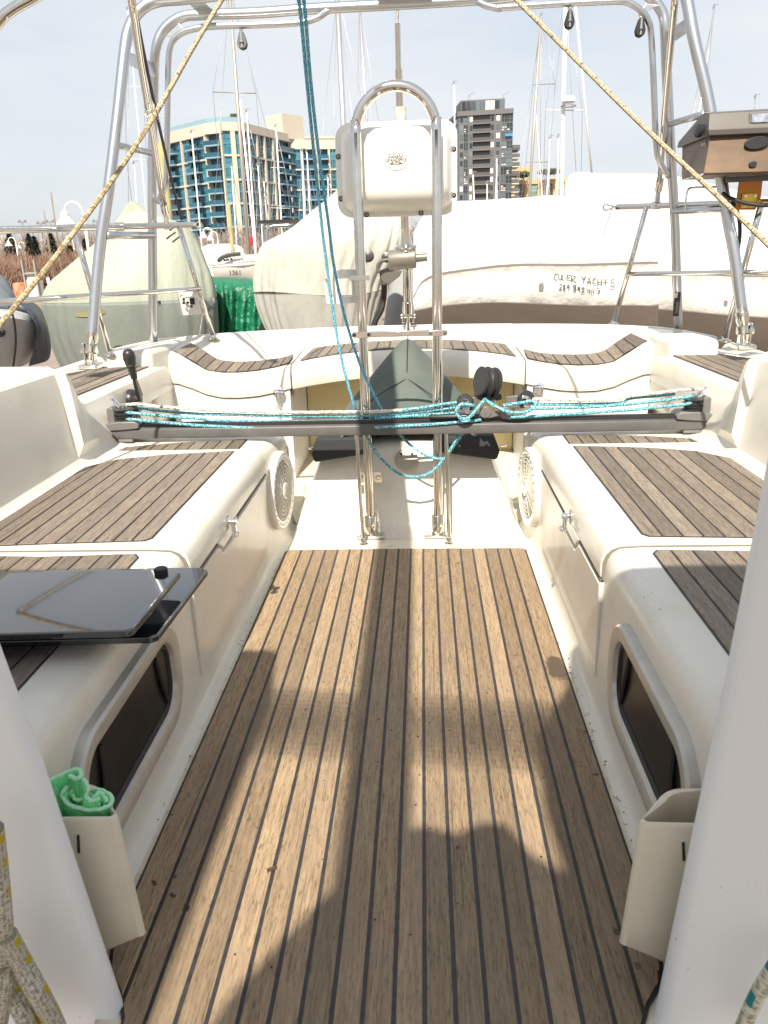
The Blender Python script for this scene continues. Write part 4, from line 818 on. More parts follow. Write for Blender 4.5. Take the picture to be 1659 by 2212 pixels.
for k in range(26):
    a = c1(1000, 715, Y=2.46); d = Vector((random.uniform(-1, 1), random.uniform(-.4, .4), random.uniform(-1, 1))).normalized()
    sp.tube([a+d*.006, a+d*.02+Vector((0, -.004, random.uniform(-.012, .012))), a+d*random.uniform(.022, .036)], .0012, 5, 2)
stuff(tag(sp.build('frayed_fibres', WHITER), 'tuft of frayed white fibres at the rope splice', 'fibres'))
line('guy_rope', 'smooth beige rope with dark flecks slanting down in front of the barbecue', [c3(40, -50, Y=2.75), c3(510, 420, Y=2.58), c3(760, 670, Y=2.48), c3(1010, 910, Y=2.38), c3(1380, 1255, Y=2.22), c3(1659, 1525, Y=2.08), c3(1900, 1760, Y=1.95)], .0070, BEIGE, group='beige guy ropes')
# white socket plate with its cable
sp_ = thing('socket_plate', 'small white plate with holes fixed to the stern rail post', 'plate', c4(1220, 570, Y=3.66))
MB().prism([c4(1138, 497, Y=3.66), c4(1262, 490, Y=3.70), c4(1295, 632, Y=3.72), c4(1283, 640, Y=3.72), c4(1160, 646, Y=3.67)], (0, .008, 0)).build('plate', PODW, sp_, bevel=.002)
hl = MB()
for q in ((1167, 522), (1182, 540), (1208, 562), (1232, 586), (1180, 565)): hl.lathe(c4(*q, Y=3.655), (0, -1, 0), [(0, 0), (.006, 0), (.006, .004), (0, .004)], 10)
hl.box(c4(1235, 553, Y=3.655), (.022, .006, .030)); hl.build('fitting', RUBBER, sp_, smooth=30)
line('white_cable', 'thin white cable looping from the socket plate down the post', [c4(1165, 524, Y=3.65), c4(1210, 530, Y=3.65), c4(1262, 520, Y=3.66), c4(1300, 560, Y=3.70), c4(1318, 625, Y=3.72), c4(1300, 640, Y=3.74), c4(1292, 700, Y=3.75), c4(1280, 785, Y=3.78)], .0035, PODW, 'cable')
# clip on the arch leg
cp = thing('line_cleat', 'black clip strapped to the arch leg above the stern rim', 'cleat', c6(1090, 560, Y=3.6))
MB().box(c6(1090, 555, Y=3.60), (.026, .016, .105)).build('body', BLACKP, cp, bevel=.006)
MB().box(c6(1085, 500, Y=3.588), (.014, .008, .022)).build('buckle', STEEL, cp, bevel=.002)
MB().box(c6(1092, 575, Y=3.588), (.012, .006, .05)).build('tongue', GREYP, cp, bevel=.002)

# ---------------------------------------------------------------- barbecue on the rail
gr = thing('barbecue_grill', 'small steel boat barbecue with a heat browned body clamped to the stern rail', 'grill', kg(1000, 1700, Y=2.95))
GY = 2.95
a, b = kg(255, 238, Y=GY), kg(2150, 130, Y=GY); c_, d_ = kg(232, 640, Y=GY-.02), kg(2150, 560, Y=GY-.02)
def slab(p, q, r, s_, dep): return MB().prism([p, q, r, s_], (0, dep, 0))
md = a.lerp(c_, .74), b.lerp(d_, .74)
m = MB(); m.grid([[a+Vector((0, .32, -.05)), b+Vector((0, .32, -.05))], [a+Vector((0, .06, .012)), b+Vector((0, .06, .012))], [a, b], [md[0], md[1]], [md[0]+Vector((-.004, -.012, 0)), md[1]+Vector((.004, -.012, 0))], [c_+Vector((0, -.006, 0)), d_], [c_+Vector((0, .34, 0)), d_+Vector((0, .34, 0))]])
m.poly([a+Vector((0, .32, -.05)), a+Vector((0, .06, .012)), a, md[0], c_, c_+Vector((0, .34, 0))]); m.build('lid', GRILLS, gr, smooth=20, bevel=.002)
e_, f_ = kg(152, 1318, Y=GY-.05), kg(2150, 1260, Y=GY-.05); cb, db = kg(268, 640, Y=GY-.005), kg(2150, 570, Y=GY-.005)
m = MB(); m.grid([[cb+Vector((0, .3, 0)), db+Vector((0, .3, 0))], [cb, db], [cb.lerp(e_, .45)+Vector((0, .004, 0)), db.lerp(f_, .45)+Vector((0, .004, 0))], [e_, f_], [e_+Vector((0, .01, -.006)), f_+Vector((0, .01, -.006))], [e_+Vector((.02, .3, 0)), f_+Vector((0, .3, 0))]])
m.poly([cb+Vector((0, .3, 0)), cb, e_, e_+Vector((.02, .3, 0))]); body = m.build('firebox', GRILLB, gr, smooth=20)
def disc(f, x, y, rx, rz, Y, mat, name, par, dep=.004, n=28): 
    o = f(x, y, Y=Y); return MB().prism([(o.x+rx*math.cos(2*math.pi*k/n), o.y, o.z+rz*math.sin(2*math.pi*k/n)-.09*rx*math.cos(2*math.pi*k/n)*-1) for k in range(n)], (0, dep, 0)).build(name, mat, par, smooth=30, bevel=.001)
disc(kg, 1125, 765, .040, .0195, GY-.03, BLACKP, 'badge', gr, .02)
disc(kg, 1048, 1160, .0125, .0095, GY-.05, RUBBER, 'peephole', gr, .04)
o = kg(1165, 318, Y=GY-.012); tm = MB().prism([o+Vector((p, 0, q)) for p, q in rrect(.034, .019, .007, 4)], (0, .02, 0)).build('thermometer', GREYP, gr, bevel=.003)
MB().prism([o+Vector((p, -.001, q)) for p, q in rrect(.027, .013, .003, 3)], (0, -.002, 0)).build('dial', pbr('dial', (.16, .19, .27), .25, var=.8, vs=70, vcol=(.4, .42, .46)), tm, smooth=0)
MB().lathe(kg(225, 565, Y=GY+.05), (-1, -.15, .08), [(0, 0), (.026, 0), (.022, .008), (.011, .016), (.010, .022), (.021, .026), (.022, .040), (.016, .044), (0, .044)], 22).build('knob', BLACKP, gr, smooth=35)
MB().tube([kg(235, 690, Y=GY+.02), kg(205, 780, Y=GY+.02), kg(190, 830, Y=GY+.02)], .006, 8, 2).tube([kg(165, 800, Y=GY), kg(100, 820, Y=GY), kg(160, 845, Y=GY)], .004, 6, 3, closed=True).build('latch', GREYALU, gr)
MB().box(kg(900, 1415, Y=GY+.07).lerp(kg(1900, 1405, Y=GY+.07), .35), (.26, .02, .018), Matrix.Rotation(R(-.5), 3, 'Y')).build('mounting_bar', GREYALU, gr, bevel=.003)
bk_ = MB().prism([kg(808, 1445, Y=GY+.07), kg(1222, 1440, Y=GY+.07), kg(1190, 1760, Y=GY+.07), kg(1090, 1985, Y=GY+.07), kg(738, 1985, Y=GY+.07), kg(770, 1700, Y=GY+.07)], (0, .012, 0)).build('bracket', ORANGE, gr, smooth=0, bevel=.002)
pl = MB().prism([kg(858, 1692, Y=GY+.06), kg(1126, 1685, Y=GY+.06), kg(1096, 1940, Y=GY+.06), kg(822, 1955, Y=GY+.06)], (0, .009, 0)).build('clamp_plate', YELLOWP, bk_, smooth=0, bevel=.002)
bl = MB()
for q in ((900, 1745), (1074, 1738), (882, 1912), (1060, 1905)): bl.lathe(kg(*q, Y=GY+.06), (0, -1, 0), [(0, 0), (.0048, 0), (.0048, .005), (0, .006)], 8)
bl.build('bolt', STEEL, bk_)
line('gas_hose', 'black rubber gas hose sagging from under the barbecue past its yellow plate', [kg(505, 1690, Y=GY+.10), kg(600, 1760, Y=GY+.05), kg(850, 1850, Y=GY+.02), kg(1100, 1895, Y=GY), kg(1314, 1905, Y=GY), kg(1600, 1880, Y=GY)], .0072, RUBBER, 'hose')
line('gas_hose', 'black hose hanging straight down from the barbecue bracket', [c3(1435, 1255, Y=3.08), c3(1465, 1310, Y=3.08), c3(1482, 1390, Y=3.09), c3(1483, 1480, Y=3.1), c6(1475, 200, Y=3.12), c6(1470, 300, Y=3.14)], .0072, RUBBER, 'hose')
line('wire_bail', 'thin bent steel wire bail standing on the rail beside the barbecue', [c3(1143, 1318, Y=3.24), c3(1148, 1240, Y=3.24), c3(1160, 1185, Y=3.24), c3(1190, 1170, Y=3.24), c3(1290, 1168, Y=3.2), c3(1390, 1163, Y=3.17), c3(1410, 1180, Y=3.17), c3(1408, 1230, Y=3.17)], .0042, STEEL, 'bail')

# ---------------------------------------------------------------- loose things in the cockpit
def board(name, label, z, BR, FR, x_out, mat=ACRYL):
    a, b = at(*BR, Z=z), at(*FR, Z=z)
    P = [(x_out, a.y-.02), (a.x-.05, a.y+.004), (a.x-.012, a.y), (a.x, a.y-.010), (b.x, b.y+.008), (b.x-.01, b.y), (x_out, b.y-.03)]
    return tag(MB().prism([(x, y, z) for x, y in P], (0, 0, -.0125)).build(name, mat, smooth=0, bevel=.003, bseg=3), label, 'acrylic board', 'smoked acrylic washboards')
board('washboard', 'upper smoked acrylic board mirroring the coaming and rail, small black stopper on its edge', .442, (393, 1230), (285, 1362), -1.0)
board('washboard', 'lower smoked acrylic board sticking out from under the other one', .4045, (452, 1226), (338, 1376), -.98)
o = at(348, 1237, Z=.442)
tag(MB().lathe(o+Vector((0, 0, -.004)), (0, 0, 1), [(0, 0), (.0125, 0), (.0125, .012), (.010, .014), (0, .014)], 18).build('rubber_stopper', RUBBER, smooth=35), 'small black rubber stopper on the upper acrylic board', 'stopper')
MBs = MB()
for x, y in ((-.50, 1.30), (-.50, 1.15), (-.85, 1.22)): MBs.box((x, y, .417), (.03, .03, .0255))
tag(MBs.build('spacer_pad', RUBBER, smooth=0), 'black spacer pads between the two acrylic boards', 'spacer')
PY = .838
pt_, pb_ = at(1385.6, 1781, Y=PY), at(1340.6, 2043, Y=PY)
def pocket(s, label):
    t = thing('halyard_pocket', label, 'pocket', (s*.40, PY, 0), 'cream sheet pockets behind the companionway walls')
    zt_ = pt_.z
    def rg(ins, z, zz=None):
        k = ((zz if zz is not None else z)-pb_.z)/(pt_.z-pb_.z); xi = pb_.x+(pt_.x-pb_.x)*k+ins; xo = .46-ins; y0 = PY+ins; y1 = PY+.075-ins; out = []
        for cx, cy_, a0, r in ((xi+.008, y0+.008, 180, .008-ins*.4), (xo-.004, y0+.004, 270, .004), (xo-.004, y1-.004, 0, .004), (xi+.075, y1-.045, 90, .045-ins)):
            for q in range(7):
                a = R(a0+(90 if r < .03 else 58)*q/6); out.append((s*(cx+r*math.cos(a)), cy_+r*math.sin(a), z))
        return out
    def cut(ring, dz): return [(x, y, z-dz*max(0, min(1, (abs(x)-pb_.x-.012)/.055))) for x, y, z in ring]
    z1 = pb_.z
    m = MB(); m.grid([cut(rg(.006, z1-.008), .055), cut(rg(0, z1), .055), rg(0, .12), rg(0, zt_-.005), rg(.001, zt_-.001), rg(.0025, zt_), rg(.0045, zt_-.001), rg(.005, zt_-.006), rg(.005, .15), rg(.007, z1+.02)], closed=True, capa=True, capb=True)
    m.build('body', CREAMP, t, smooth=50)
    sl = MB()
    for z, h in ((zt_-.042, .030), (.022, .024)):
        x = .405 if z > .1 else .392
        sl.box((s*x, PY-.0005, z), (.0032, .002, h), Matrix.Rotation(R(-7*s), 3, 'Y'))
    stuff(sl.build('slot', RUBBER, t, smooth=0))
pocket(-1, 'cream plastic pocket stuffed with a green towel'); pocket(1, 'empty cream plastic pocket with a stained inside')
# rolled green towel
tw = thing('towel', 'bright green terry towel rolled up in the cream pocket', 'towel', (-.40, PY+.035, .25))
def wl(pts, n=9): return spline(pts, n)
def band(top, h, lean=(0, 0), thick=.006):
    """a strip of cloth standing on edge along a wavy plan line, hem along its top"""
    T = wl([Vector(p) for p in top]); rows = []
    for q in (0, .3, .6, .85, 1):
        rows.append([Vector((p.x+lean[0]*(1-q)+.0008*math.sin(i*.7+q*5), p.y+lean[1]*(1-q)+.0008*math.cos(i*.9+q*4), p.z-h*(1-q))) for i, p in enumerate(T)])
    f = MB().grid(rows).build('fold', TOWEL, tw, smooth=180, solid=thick, sub=1)
    MB().tube(rows[-1][::3]+[rows[-1][-1]], .0030, 8, 3).build('hem', TOWELH, f, smooth=180)
def tp(x, y, dy=0): return at(x, y, Y=PY+.03+dy)
band([tp(146, 1696, .0), tp(134, 1716, -.008), tp(150, 1738, -.014), tp(190, 1749, -.014), tp(226, 1745, -.012), tp(243, 1729, .0), tp(230, 1712, .012), tp(205, 1704, .016)], .05, (-.004, .002))
band([tp(96, 1690, -.01), tp(120, 1680, .0), tp(146, 1668, .010), tp(166, 1662, .014), tp(176, 1672, .006), tp(166, 1682, .0), tp(150, 1676, .002)], .07, (.004, -.002))
band([tp(178, 1682, .004), tp(190, 1700, -.002), tp(186, 1718, -.006), tp(196, 1730, -.008), tp(216, 1724, -.004)], .06, (-.004, .0))
band([tp(150, 1716, .0), tp(158, 1704, .006), tp(172, 1702, .008), tp(186, 1712, .002), tp(178, 1726, -.004), tp(163, 1726, -.004), tp(156, 1716, .0)], .045)
band([tp(190, 1738, -.008), tp(204, 1722, -.002), tp(214, 1712, .004), tp(224, 1720, .004), tp(232, 1734, -.002)], .045)
c = tp(180, 1728, .006); MB().lathe(c+Vector((0, 0, -.07)), (0, 0, 1), [(0, 0), (.024, 0), (.026, .03), (.026, .058), (.018, .070), (.006, .074), (0, .074)], 20).build('core', TOWEL, tw, smooth=180, sub=1)
# rope coils by the companionway
for label, pts in (('yellow flecked rope tail hanging down at the near edge', [(-16, 1790), (-5, 1880), (4, 1980), (9, 2060), (6, 2140), (-8, 2240)]), ('yellow flecked rope strand slanting over the white wall foot', [(14, 2020), (44, 2075), (80, 2140), (112, 2200), (140, 2270)]), ('yellow flecked rope strand tucked below the slanting one', [(-6, 2090), (22, 2140), (52, 2190), (80, 2250)])):
    line('rope_tail', label, [at(x, y, Y=.70+.012*(i % 2)) for i, (x, y) in enumerate(pts)], .0125, YELFL, group='yellow flecked rope coil')
line('rope_tail', 'teal flecked rope end at the near corner on the empty pocket side', [at(1690, 2060, Y=.73), at(1655, 2118, Y=.73), at(1630, 2160, Y=.735), at(1600, 2230, Y=.74)], .0095, TEALFL)

# dirt: curled fibres and crumbs along the edges of the sole
random.seed(31); m = MB()
for k in range(46):
    sd_ = random.choice((-1, 1, 1)); p = Vector((sd_*random.uniform(.419, .438), random.uniform(.9, 2.3), .0006)); a = random.uniform(0, 6.28); L = random.uniform(.008, .022); b = random.uniform(-2.2, 2.2)
    pts = []
    for q in range(4): pts.append(p.copy()); p = p+Vector((math.cos(a)*L/3, math.sin(a)*L/3, 0)); a += b/2
    m.tube(pts, .00035, 4, 2)
for k in range(30):
    sd_ = random.choice((-1, 1)); m.box((sd_*random.uniform(.418, .440), random.uniform(.9, 2.5), .0004), (random.uniform(.001, .0035), random.uniform(.001, .003), .0016), Matrix.Rotation(random.random()*3, 3, 'Z'))
for k in range(34):
    m.box((random.gauss(.05, .16), random.uniform(.85, 1.7), .0042), (random.uniform(.0012, .004), random.uniform(.001, .003), .0014), Matrix.Rotation(random.random()*3, 3, 'Z'))
m.box((-.195, 1.045, .006), (.016, .005, .004), Matrix.Rotation(.5, 3, 'Z'))
stuff(tag(m.build('debris', pbr('crumbs', (.06, .045, .03), .8), smooth=0), 'dark crumbs and curled fibres scattered on the teak sole and its edges', 'debris'))

# ---------------------------------------------------------------- boom and sprayhood overhead, ahead of the picture's upper edge
bm_ = thing('boom', 'sail boom overhead with its furled sail, seen only by its shadow', 'boom', (-.25, 1, 2))
MB().tube([(-.22, -2.6, 2.0), (-.25, 0, 2.0), (-.27, 2.3, 2.0)], .066, 16, 3).build('spar', ALU, bm_, smooth=180)
SH = 1.75
def fp(x, y): return (x-.11*SH, y-.93*SH, SH)
sh = thing('sprayhood', 'canvas sprayhood overhead, unseen, panels shaped for the shade on the sole', 'sprayhood', (0, 0, 1.7))
m = MB()  # unseen panels, outlines worked back from the shade wanted on the sole
for Pg in ([(-1.75, .0), (-.325, .0), (-.30, 1.25), (-.29, 1.55), (-.325, 1.80), (-1.75, 1.80)],
           [(.36, 0), (1.9, 0), (1.9, 1.81), (.44, 1.80), (.40, 1.62), (.30, 1.42), (.29, 1.2)],
           [(-.31, .50), (-.215, .80), (-.135, .93), (-.06, 1.04), (-.01, 1.11), (.06, 1.15), (.12, 1.13), (.17, 1.16), (.21, 1.155), (.25, 1.08), (.30, 1.04), (.37, 1.0), (.37, .3), (-.31, .3)]):  # added panel standing in for a person's shadow
    m.prism([fp(*q) for q in Pg], (0, 0, .012))
m.build('canvas', CANVAS, sh, smooth=0)
m = MB()   # unseen strips added to soften a band of shade, widest in the middle
for k in range(15):
    q = (k-7)/7.5; y = 1.465+.135*q; wd = .0105*(1-q*q)**.8
    if wd > .002: m.prism([fp(-.32, y+.03-wd/2), fp(.36, y-.03-wd/2), fp(.36, y-.03+wd/2), fp(-.32, y+.03+wd/2)], (0, 0, .004))
stuff(m.build('shade_strip', CANVAS, sh, smooth=0))

# ================================================================ the boatyard and what lies beyond
GZ = -2.0
gm = pbr('yard ground', (.17, .14, .12), .9, var=.8, vs=.35, vcol=(.30, .24, .20), bump=.4, bs=6, bdist=.05)
struct(MB().poly([(-1500, -60, GZ), (1500, -60, GZ), (1500, 2600, GZ), (-1500, 2600, GZ)]).build('ground', gm, smooth=0))
SHRW = pbr('white shrink wrap', (.70, .695, .675), .38, var=.35, vs=1.2, vcol=(.56, .54, .50), bump=.6, bs=2.2, bdist=.12, coat=.1)
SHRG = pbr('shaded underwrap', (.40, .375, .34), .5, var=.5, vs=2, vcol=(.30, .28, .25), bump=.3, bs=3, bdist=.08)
CLOTHW = pbr('white boat cover', (.46, .455, .41), .6, var=.4, vs=1.4, vcol=(.36, .355, .30), bump=.6, bs=3, stretch=(1, 1, .35), bdist=.1)
SAGE = pbr('sage boat cover', (.335, .36, .295), .65, var=.5, vs=1.2, vcol=(.27, .30, .24), bump=.5, bs=1.5, bdist=.16, stretch=(1.3, 1.3, .45))
SAGE2 = pbr('lower sage cover', (.165, .185, .165), .65, var=.5, vs=1.2, vcol=(.13, .145, .13), bump=.5, bs=1.5, bdist=.16, stretch=(1.3, 1.3, .45))
CLOTHW2 = pbr('lower white cover', (.335, .33, .305), .6, var=.4, vs=1.4, vcol=(.26, .255, .23), bump=.6, bs=3, stretch=(1, 1, .35), bdist=.1)
GREENT = pbr('green tarpaulin', (.006, .115, .055), .4, var=.6, vs=2.2, vcol=(.012, .18, .09), bump=1, bs=5, bdist=.12)
GREYH = pbr('grey hull', (.34, .35, .36), .4, var=.3, vs=2)
NAVY = pbr('navy tarp', (.030, .040, .055), .5, bump=.9, bs=4, bdist=.1)
STAIN = pbr('antifoul grey', (.15, .15, .15), .6)

def noise3(p, s): 
    from mathutils import noise
    return noise.noise(Vector(p)*s)
def covered(name, label, rows, Y, mat, depth=.5, nseg=48, pleat=0, wob=.03, pw=9, group=None, ym=0, lower_part=None):
    """boat under its cover: level rings whose left and right limits follow the cover's outline"""
    pts = []
    for y, L, Rr in rows: pts.append(Vector((y, L, Rr)))
    pts = spline(pts, 4); rings = []
    for k, p in enumerate(pts):
        a, b = at(p.y, p.x, Y=Y), at(p.z, p.x, Y=Y); c = (a+b)/2; hw = (b.x-a.x)/2; z = c.z; u = k/(len(pts)-1); r = []
        for j in range(nseg):
            t = 2*math.pi*j/nseg; cx, sx = math.cos(t), math.sin(t)
            q = 1+wob*noise3((cx*1.3+c.x, sx*1.3, z*.9), 1.6)+pleat*min(1, u*1.6)*(abs(math.sin(pw*t+(3.4+1.2*sx)*noise3((cx*1.5, sx*1.5, z*.22+3), 1.3)))**.6-.6)*(.35+1.3*abs(noise3((cx*2, sx*2, z*.3+9), 1.0)))
            r.append(Vector((c.x+hw*cx*q, Y+ym*z+max(hw*depth, .12)*sx*q, z)))
        rings.append(r)
    t = thing(name, label, 'boat', Vector((sum(v.x for v in rings[-1])/nseg, Y, GZ)), group)
    if lower_part:   # below this height the cover takes a darker colour
        zs = at(pts[-1].y, lower_part[0], Y=Y).z; k = min(range(len(rings)), key=lambda i: abs(rings[i][0].z-zs))
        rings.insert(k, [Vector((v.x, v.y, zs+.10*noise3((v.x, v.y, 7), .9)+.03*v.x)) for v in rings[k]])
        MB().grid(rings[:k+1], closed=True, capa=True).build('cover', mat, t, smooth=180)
        MB().grid(rings[k:], closed=True, capb=True).build('cover_lower', lower_part[1], t, smooth=180)
    else: MB().grid(rings, closed=True, capa=True, capb=True).build('cover', mat, t, smooth=180)
    # cradle pads and keel keeping her off the ground
    c = sum(rings[-1], Vector())/nseg; zz = rings[-1][0].z
    MB().prism([(c.x-.25, Y-.1, zz+.2), (c.x+.25, Y-.1, zz+.2), (c.x+.15, Y-.1, GZ), (c.x-.15, Y-.1, GZ)], (0, 1.2, 0)).build('keel', STAIN, t)
    return t
sage = covered('covered_boat', 'boat under a sage green peaked cover behind the stern rail', [(436, 282, 291), (446, 272, 306), (462, 261, 327), (478, 250, 372), (492, 238, 402), (518, 213, 421), (545, 181, 436), (580, 143, 450), (606, 116, 458), (633, 103, 464), (660, 102, 467), (690, 106, 468), (733, 117, 467), (775, 134, 463), (815, 152, 455)], 12.5, SAGE, .55, 128, .055, .035, 10, 'boats laid up under covers', lower_part=(650, SAGE2))
o = at(196, 680, Y=11.05)
MB().lathe(o, (0, -.15, 1), [(0, 0), (.20, 0), (.22, .02), (.20, .035), (0, .04)], 28).build('rubbing_board', pbr('olive board', (.16, .14, .06), .7), sage)
tie = MB()
for (x, y) in ((370, 508), (377, 490), (383, 515)): tie.tube([at(x-10, y+8, Y=11.3), at(x, y, Y=11.25), at(x+9, y-6, Y=11.3)], .012, 5, 3)
tie.build('tie', pbr('dark tie', (.05, .05, .045), .7), sage)
whb = covered('covered_boat', 'boat under a pleated white cloth cover behind the steel hoop guard', [(398, 742, 795), (408, 730, 812), (424, 712, 838), (452, 674, 862), (488, 628, 876), (505, 598, 876), (522, 569, 874), (548, 559, 866), (576, 555, 852), (609, 554, 838), (640, 557, 830), (670, 564, 822), (705, 577, 812), (745, 596, 800)], 10.2, CLOTHW, .5, 144, .10, .06, 15, 'boats laid up under covers', lower_part=(628, CLOTHW2))
for x, y, rx, ry in ((795, 553, .060, .12), (835, 556, .05, .11)):
    o = at(x, y, Y=9.4); MB().lathe(o, (0, -1, .2), [(0, 0), (rx*1.2, 0), (rx, .05), (0, .06)], 20).build('fender', BLACKP, whb)
an = MB().prism([at(818, 585, Y=9.3), at(838, 578, Y=9.3), at(868, 586, Y=9.3), at(862, 598, Y=9.3), at(838, 616, Y=9.3), at(822, 606, Y=9.3)], (0, .3, 0)); an.tube([at(818, 590, Y=9.2), at(816, 575, Y=9.2), at(824, 564, Y=9.2), at(846, 560, Y=9.2)], .02, 8, 4)
an.build('bow_roller', pbr('bronzed bow fitting', (.13, .12, .10), .5, .4), whb, bevel=.02)
MB().tube([at(830, 610, Y=9.3), at(829, 640, Y=9.5), at(824, 668, Y=9.5), at(812, 690, Y=9.5), at(806, 708, Y=9.5)], .035, 6, 3).build('black_tie', RUBBER, whb)
covered('covered_boat', 'plain grey boat hull in shade between the white cover and the steel backstay', [(560, 868, 905), (590, 850, 912), (640, 838, 915), (690, 830, 918), (740, 824, 918)], 11.6, GREYH, .7, 40, 0, .02, 9, 'boats laid up under covers')
covered('covered_boat', 'low white wrapped hull far behind beside the sage covered boat', [(527, 452, 500), (534, 436, 520), (552, 420, 530), (580, 410, 535), (625, 410, 535)], 27, SHRW, .5, 32, 0, .05, 9, 'boats laid up under covers')
# green tarpaulin heap
tp = MB(); rows = []
for i, (yy, dY) in enumerate(((597, 1.2), (599, .25), (618, .05), (640, .0), (670, -.05), (700, -.1), (760, -.15))):
    r = []
    for k in range(29):
        x = 452+k*5.2; f = .10*math.sin(k*1.3+i*.6)*(i > 2)+.12*noise3((k*.4, i*.5, 1), 1.0); r.append(at(x+(i*2 if k < 6 else 0), yy+(k*.25 if i < 3 else 0)+(3*noise3((k*.5, i, 4), 1) if i < 2 else 0), Y=13.5+dY-f*(i > 1)))
    rows.append(r)
tp.grid(rows); gt = thing('tarpaulin', 'creased green tarpaulin over a low boat between the sage and white covers', 'tarpaulin', (at(520, 720, Y=13.5).x, 13.5, GZ))
tp.build('sheet', GREENT, gt, smooth=180, sub=1)
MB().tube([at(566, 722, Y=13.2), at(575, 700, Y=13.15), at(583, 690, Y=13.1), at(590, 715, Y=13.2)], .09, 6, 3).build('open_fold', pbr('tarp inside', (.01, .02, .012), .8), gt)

# ---- wrapped motor yachts on the right
def wrapped(label, X, top, kn, bot, und, Y, dep, group):
    def row(ys, yy, n=4):
        P = spline([at(x, y, Y=yy if not isinstance(yy, (list, tuple)) else yy[i]) for i, (x, y) in enumerate(zip(X, ys))], n)
        return [p+Vector((0, .05*noise3(p, 1.1), .03*noise3(p+Vector((5, 0, 0)), .9))) for p in P]
    n = len(X); back = [Y+dep]*n
    mid = [t*.35+k*.65 for t, k in zip(top, kn)]
    rows = [row([t+6 for t in top], Y+dep*2), row(top, Y+dep), row([t+2 for t in top], Y+dep*.85), row([t*.7+k*.3 for t, k in zip(top, kn)], Y+dep*.35), row(mid, Y+.22), row([k-7 for k in kn], Y+.02), row([k-2.5 for k in kn], Y-.02), row(kn, Y-.01)]
    m = MB().grid(rows); m.poly([r[0] for r in rows]); m.poly([r[-1] for r in rows])
    t = thing('wrapped_yacht', label, 'boat', (at(sum(X)/n, 700, Y=Y).x, Y+1, GZ), group)
    m.build('canopy', SHRW, t, smooth=180)
    kr_ = row([k+.2 for k in kn], Y-.005)
    rows = [kr_, row([k+3 for k in kn], Y+.015), row([(k+b)/2 for k, b in zip(kn, bot)], Y+.01), row([b-2 for b in bot], Y+.03), row(bot, Y+.05)]
    m = MB().grid(rows); m.poly([r[0] for r in rows]+[r[0]+Vector((.3, 2.5, 0)) for r in rows[::-1]]); m.poly([r[-1] for r in rows]+[r[-1]+Vector((-.1, 2.5, 0)) for r in rows[::-1]])
    m.build('topsides', SHRW, t, smooth=60)
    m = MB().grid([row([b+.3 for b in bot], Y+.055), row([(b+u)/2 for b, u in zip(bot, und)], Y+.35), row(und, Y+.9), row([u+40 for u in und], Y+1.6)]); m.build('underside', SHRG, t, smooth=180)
    return t
w1 = wrapped('white shrink wrapped yacht with black handwriting on its side', [893, 912, 950, 1040, 1130, 1200, 1280, 1350, 1400, 1423],
        [500, 468, 440, 434, 428, 424, 440, 452, 470, 500], [640, 606, 588, 577, 571, 569, 568, 568, 567, 567], [672, 668, 660, 655, 656, 657, 660, 662, 664, 662], [690, 690, 686, 684, 685, 688, 692, 696, 698, 690], 9.6, 2.2, 'shrink wrapped yachts')
w2 = wrapped('tallest white shrink wrapped yacht behind the barbecue side rail', [1212, 1232, 1300, 1400, 1480, 1580, 1680, 1800, 1900],
        [445, 378, 376, 373, 384, 409, 430, 450, 470], [590, 590, 590, 588, 590, 593, 596, 600, 605], [664, 664, 665, 668, 672, 680, 690, 700, 710], [705, 705, 706, 710, 716, 728, 742, 756, 770], 12.2, 3.0, 'shrink wrapped yachts')
for t_, pts, Yv in ((w1, ((1170, 606), (1165, 520)), 9.52), (w2, ((1573, 640), (1520, 610)), 12.1)):
    for x, y in pts[:1]:
        MB().box(at(x, y, Y=Yv), (.06, .04, .06)).build('vent', SHRW, t_, bevel=.012)
# handwriting
GL = {'C': [[(1, .1), (.5, 0), (.05, .4), (.1, .85), (.6, 1), (1, .85)]], 'U': [[(0, 0), (.05, .8), (.5, 1), (.9, .75), (.95, 0)], [(.95, 0), (1, 1)]], 'L': [[(0, 0), (.05, 1), (1, .95)]], 'V': [[(0, 0), (.5, 1), (1, 0)]],
      'E': [[(1, 0), (0, .05), (.05, 1), (1, .95)], [(.05, .5), (.8, .45)]], 'R': [[(.05, 1), (0, 0), (.7, .05), (.85, .3), (.1, .55), (1, 1)]], 'Y': [[(0, 0), (.4, .45), (1, 0)], [(.75, .2), (.35, 1)]], 'A': [[(0, 1), (.5, 0), (1, 1)], [(.1, .65), (.9, .6)]],
      'H': [[(0, 0), (.05, 1)], [(1, 0), (.95, 1)], [(0, .5), (1, .5)]], 'T': [[(0, .05), (1, 0)], [(.5, .03), (.45, 1)]], 'S': [[(1, .05), (.5, 0), (.45, .35), (.95, .7), (.9, 1), (0, .85)]],
      '2': [[(0, .2), (.4, 0), (.8, .25), (.3, .75), (.05, 1), (1, .95)]], '8': [[(.9, .15), (.4, 0), (.1, .25), (.8, .65), (.7, .95), (.2, .95), (.3, .6), (.9, .15)]], '9': [[(.9, .2), (.5, 0), (.1, .25), (.4, .5), (.9, .25), (.85, 1)]],
      '4': [[(0, 0), (.05, .55), (1, .5)], [(.75, .1), (.7, 1)]], '1': [[(.5, 0), (.45, 1)]], '7': [[(0, .05), (1, 0), (.5, 1)], [(.25, .55), (.95, .5)]]}
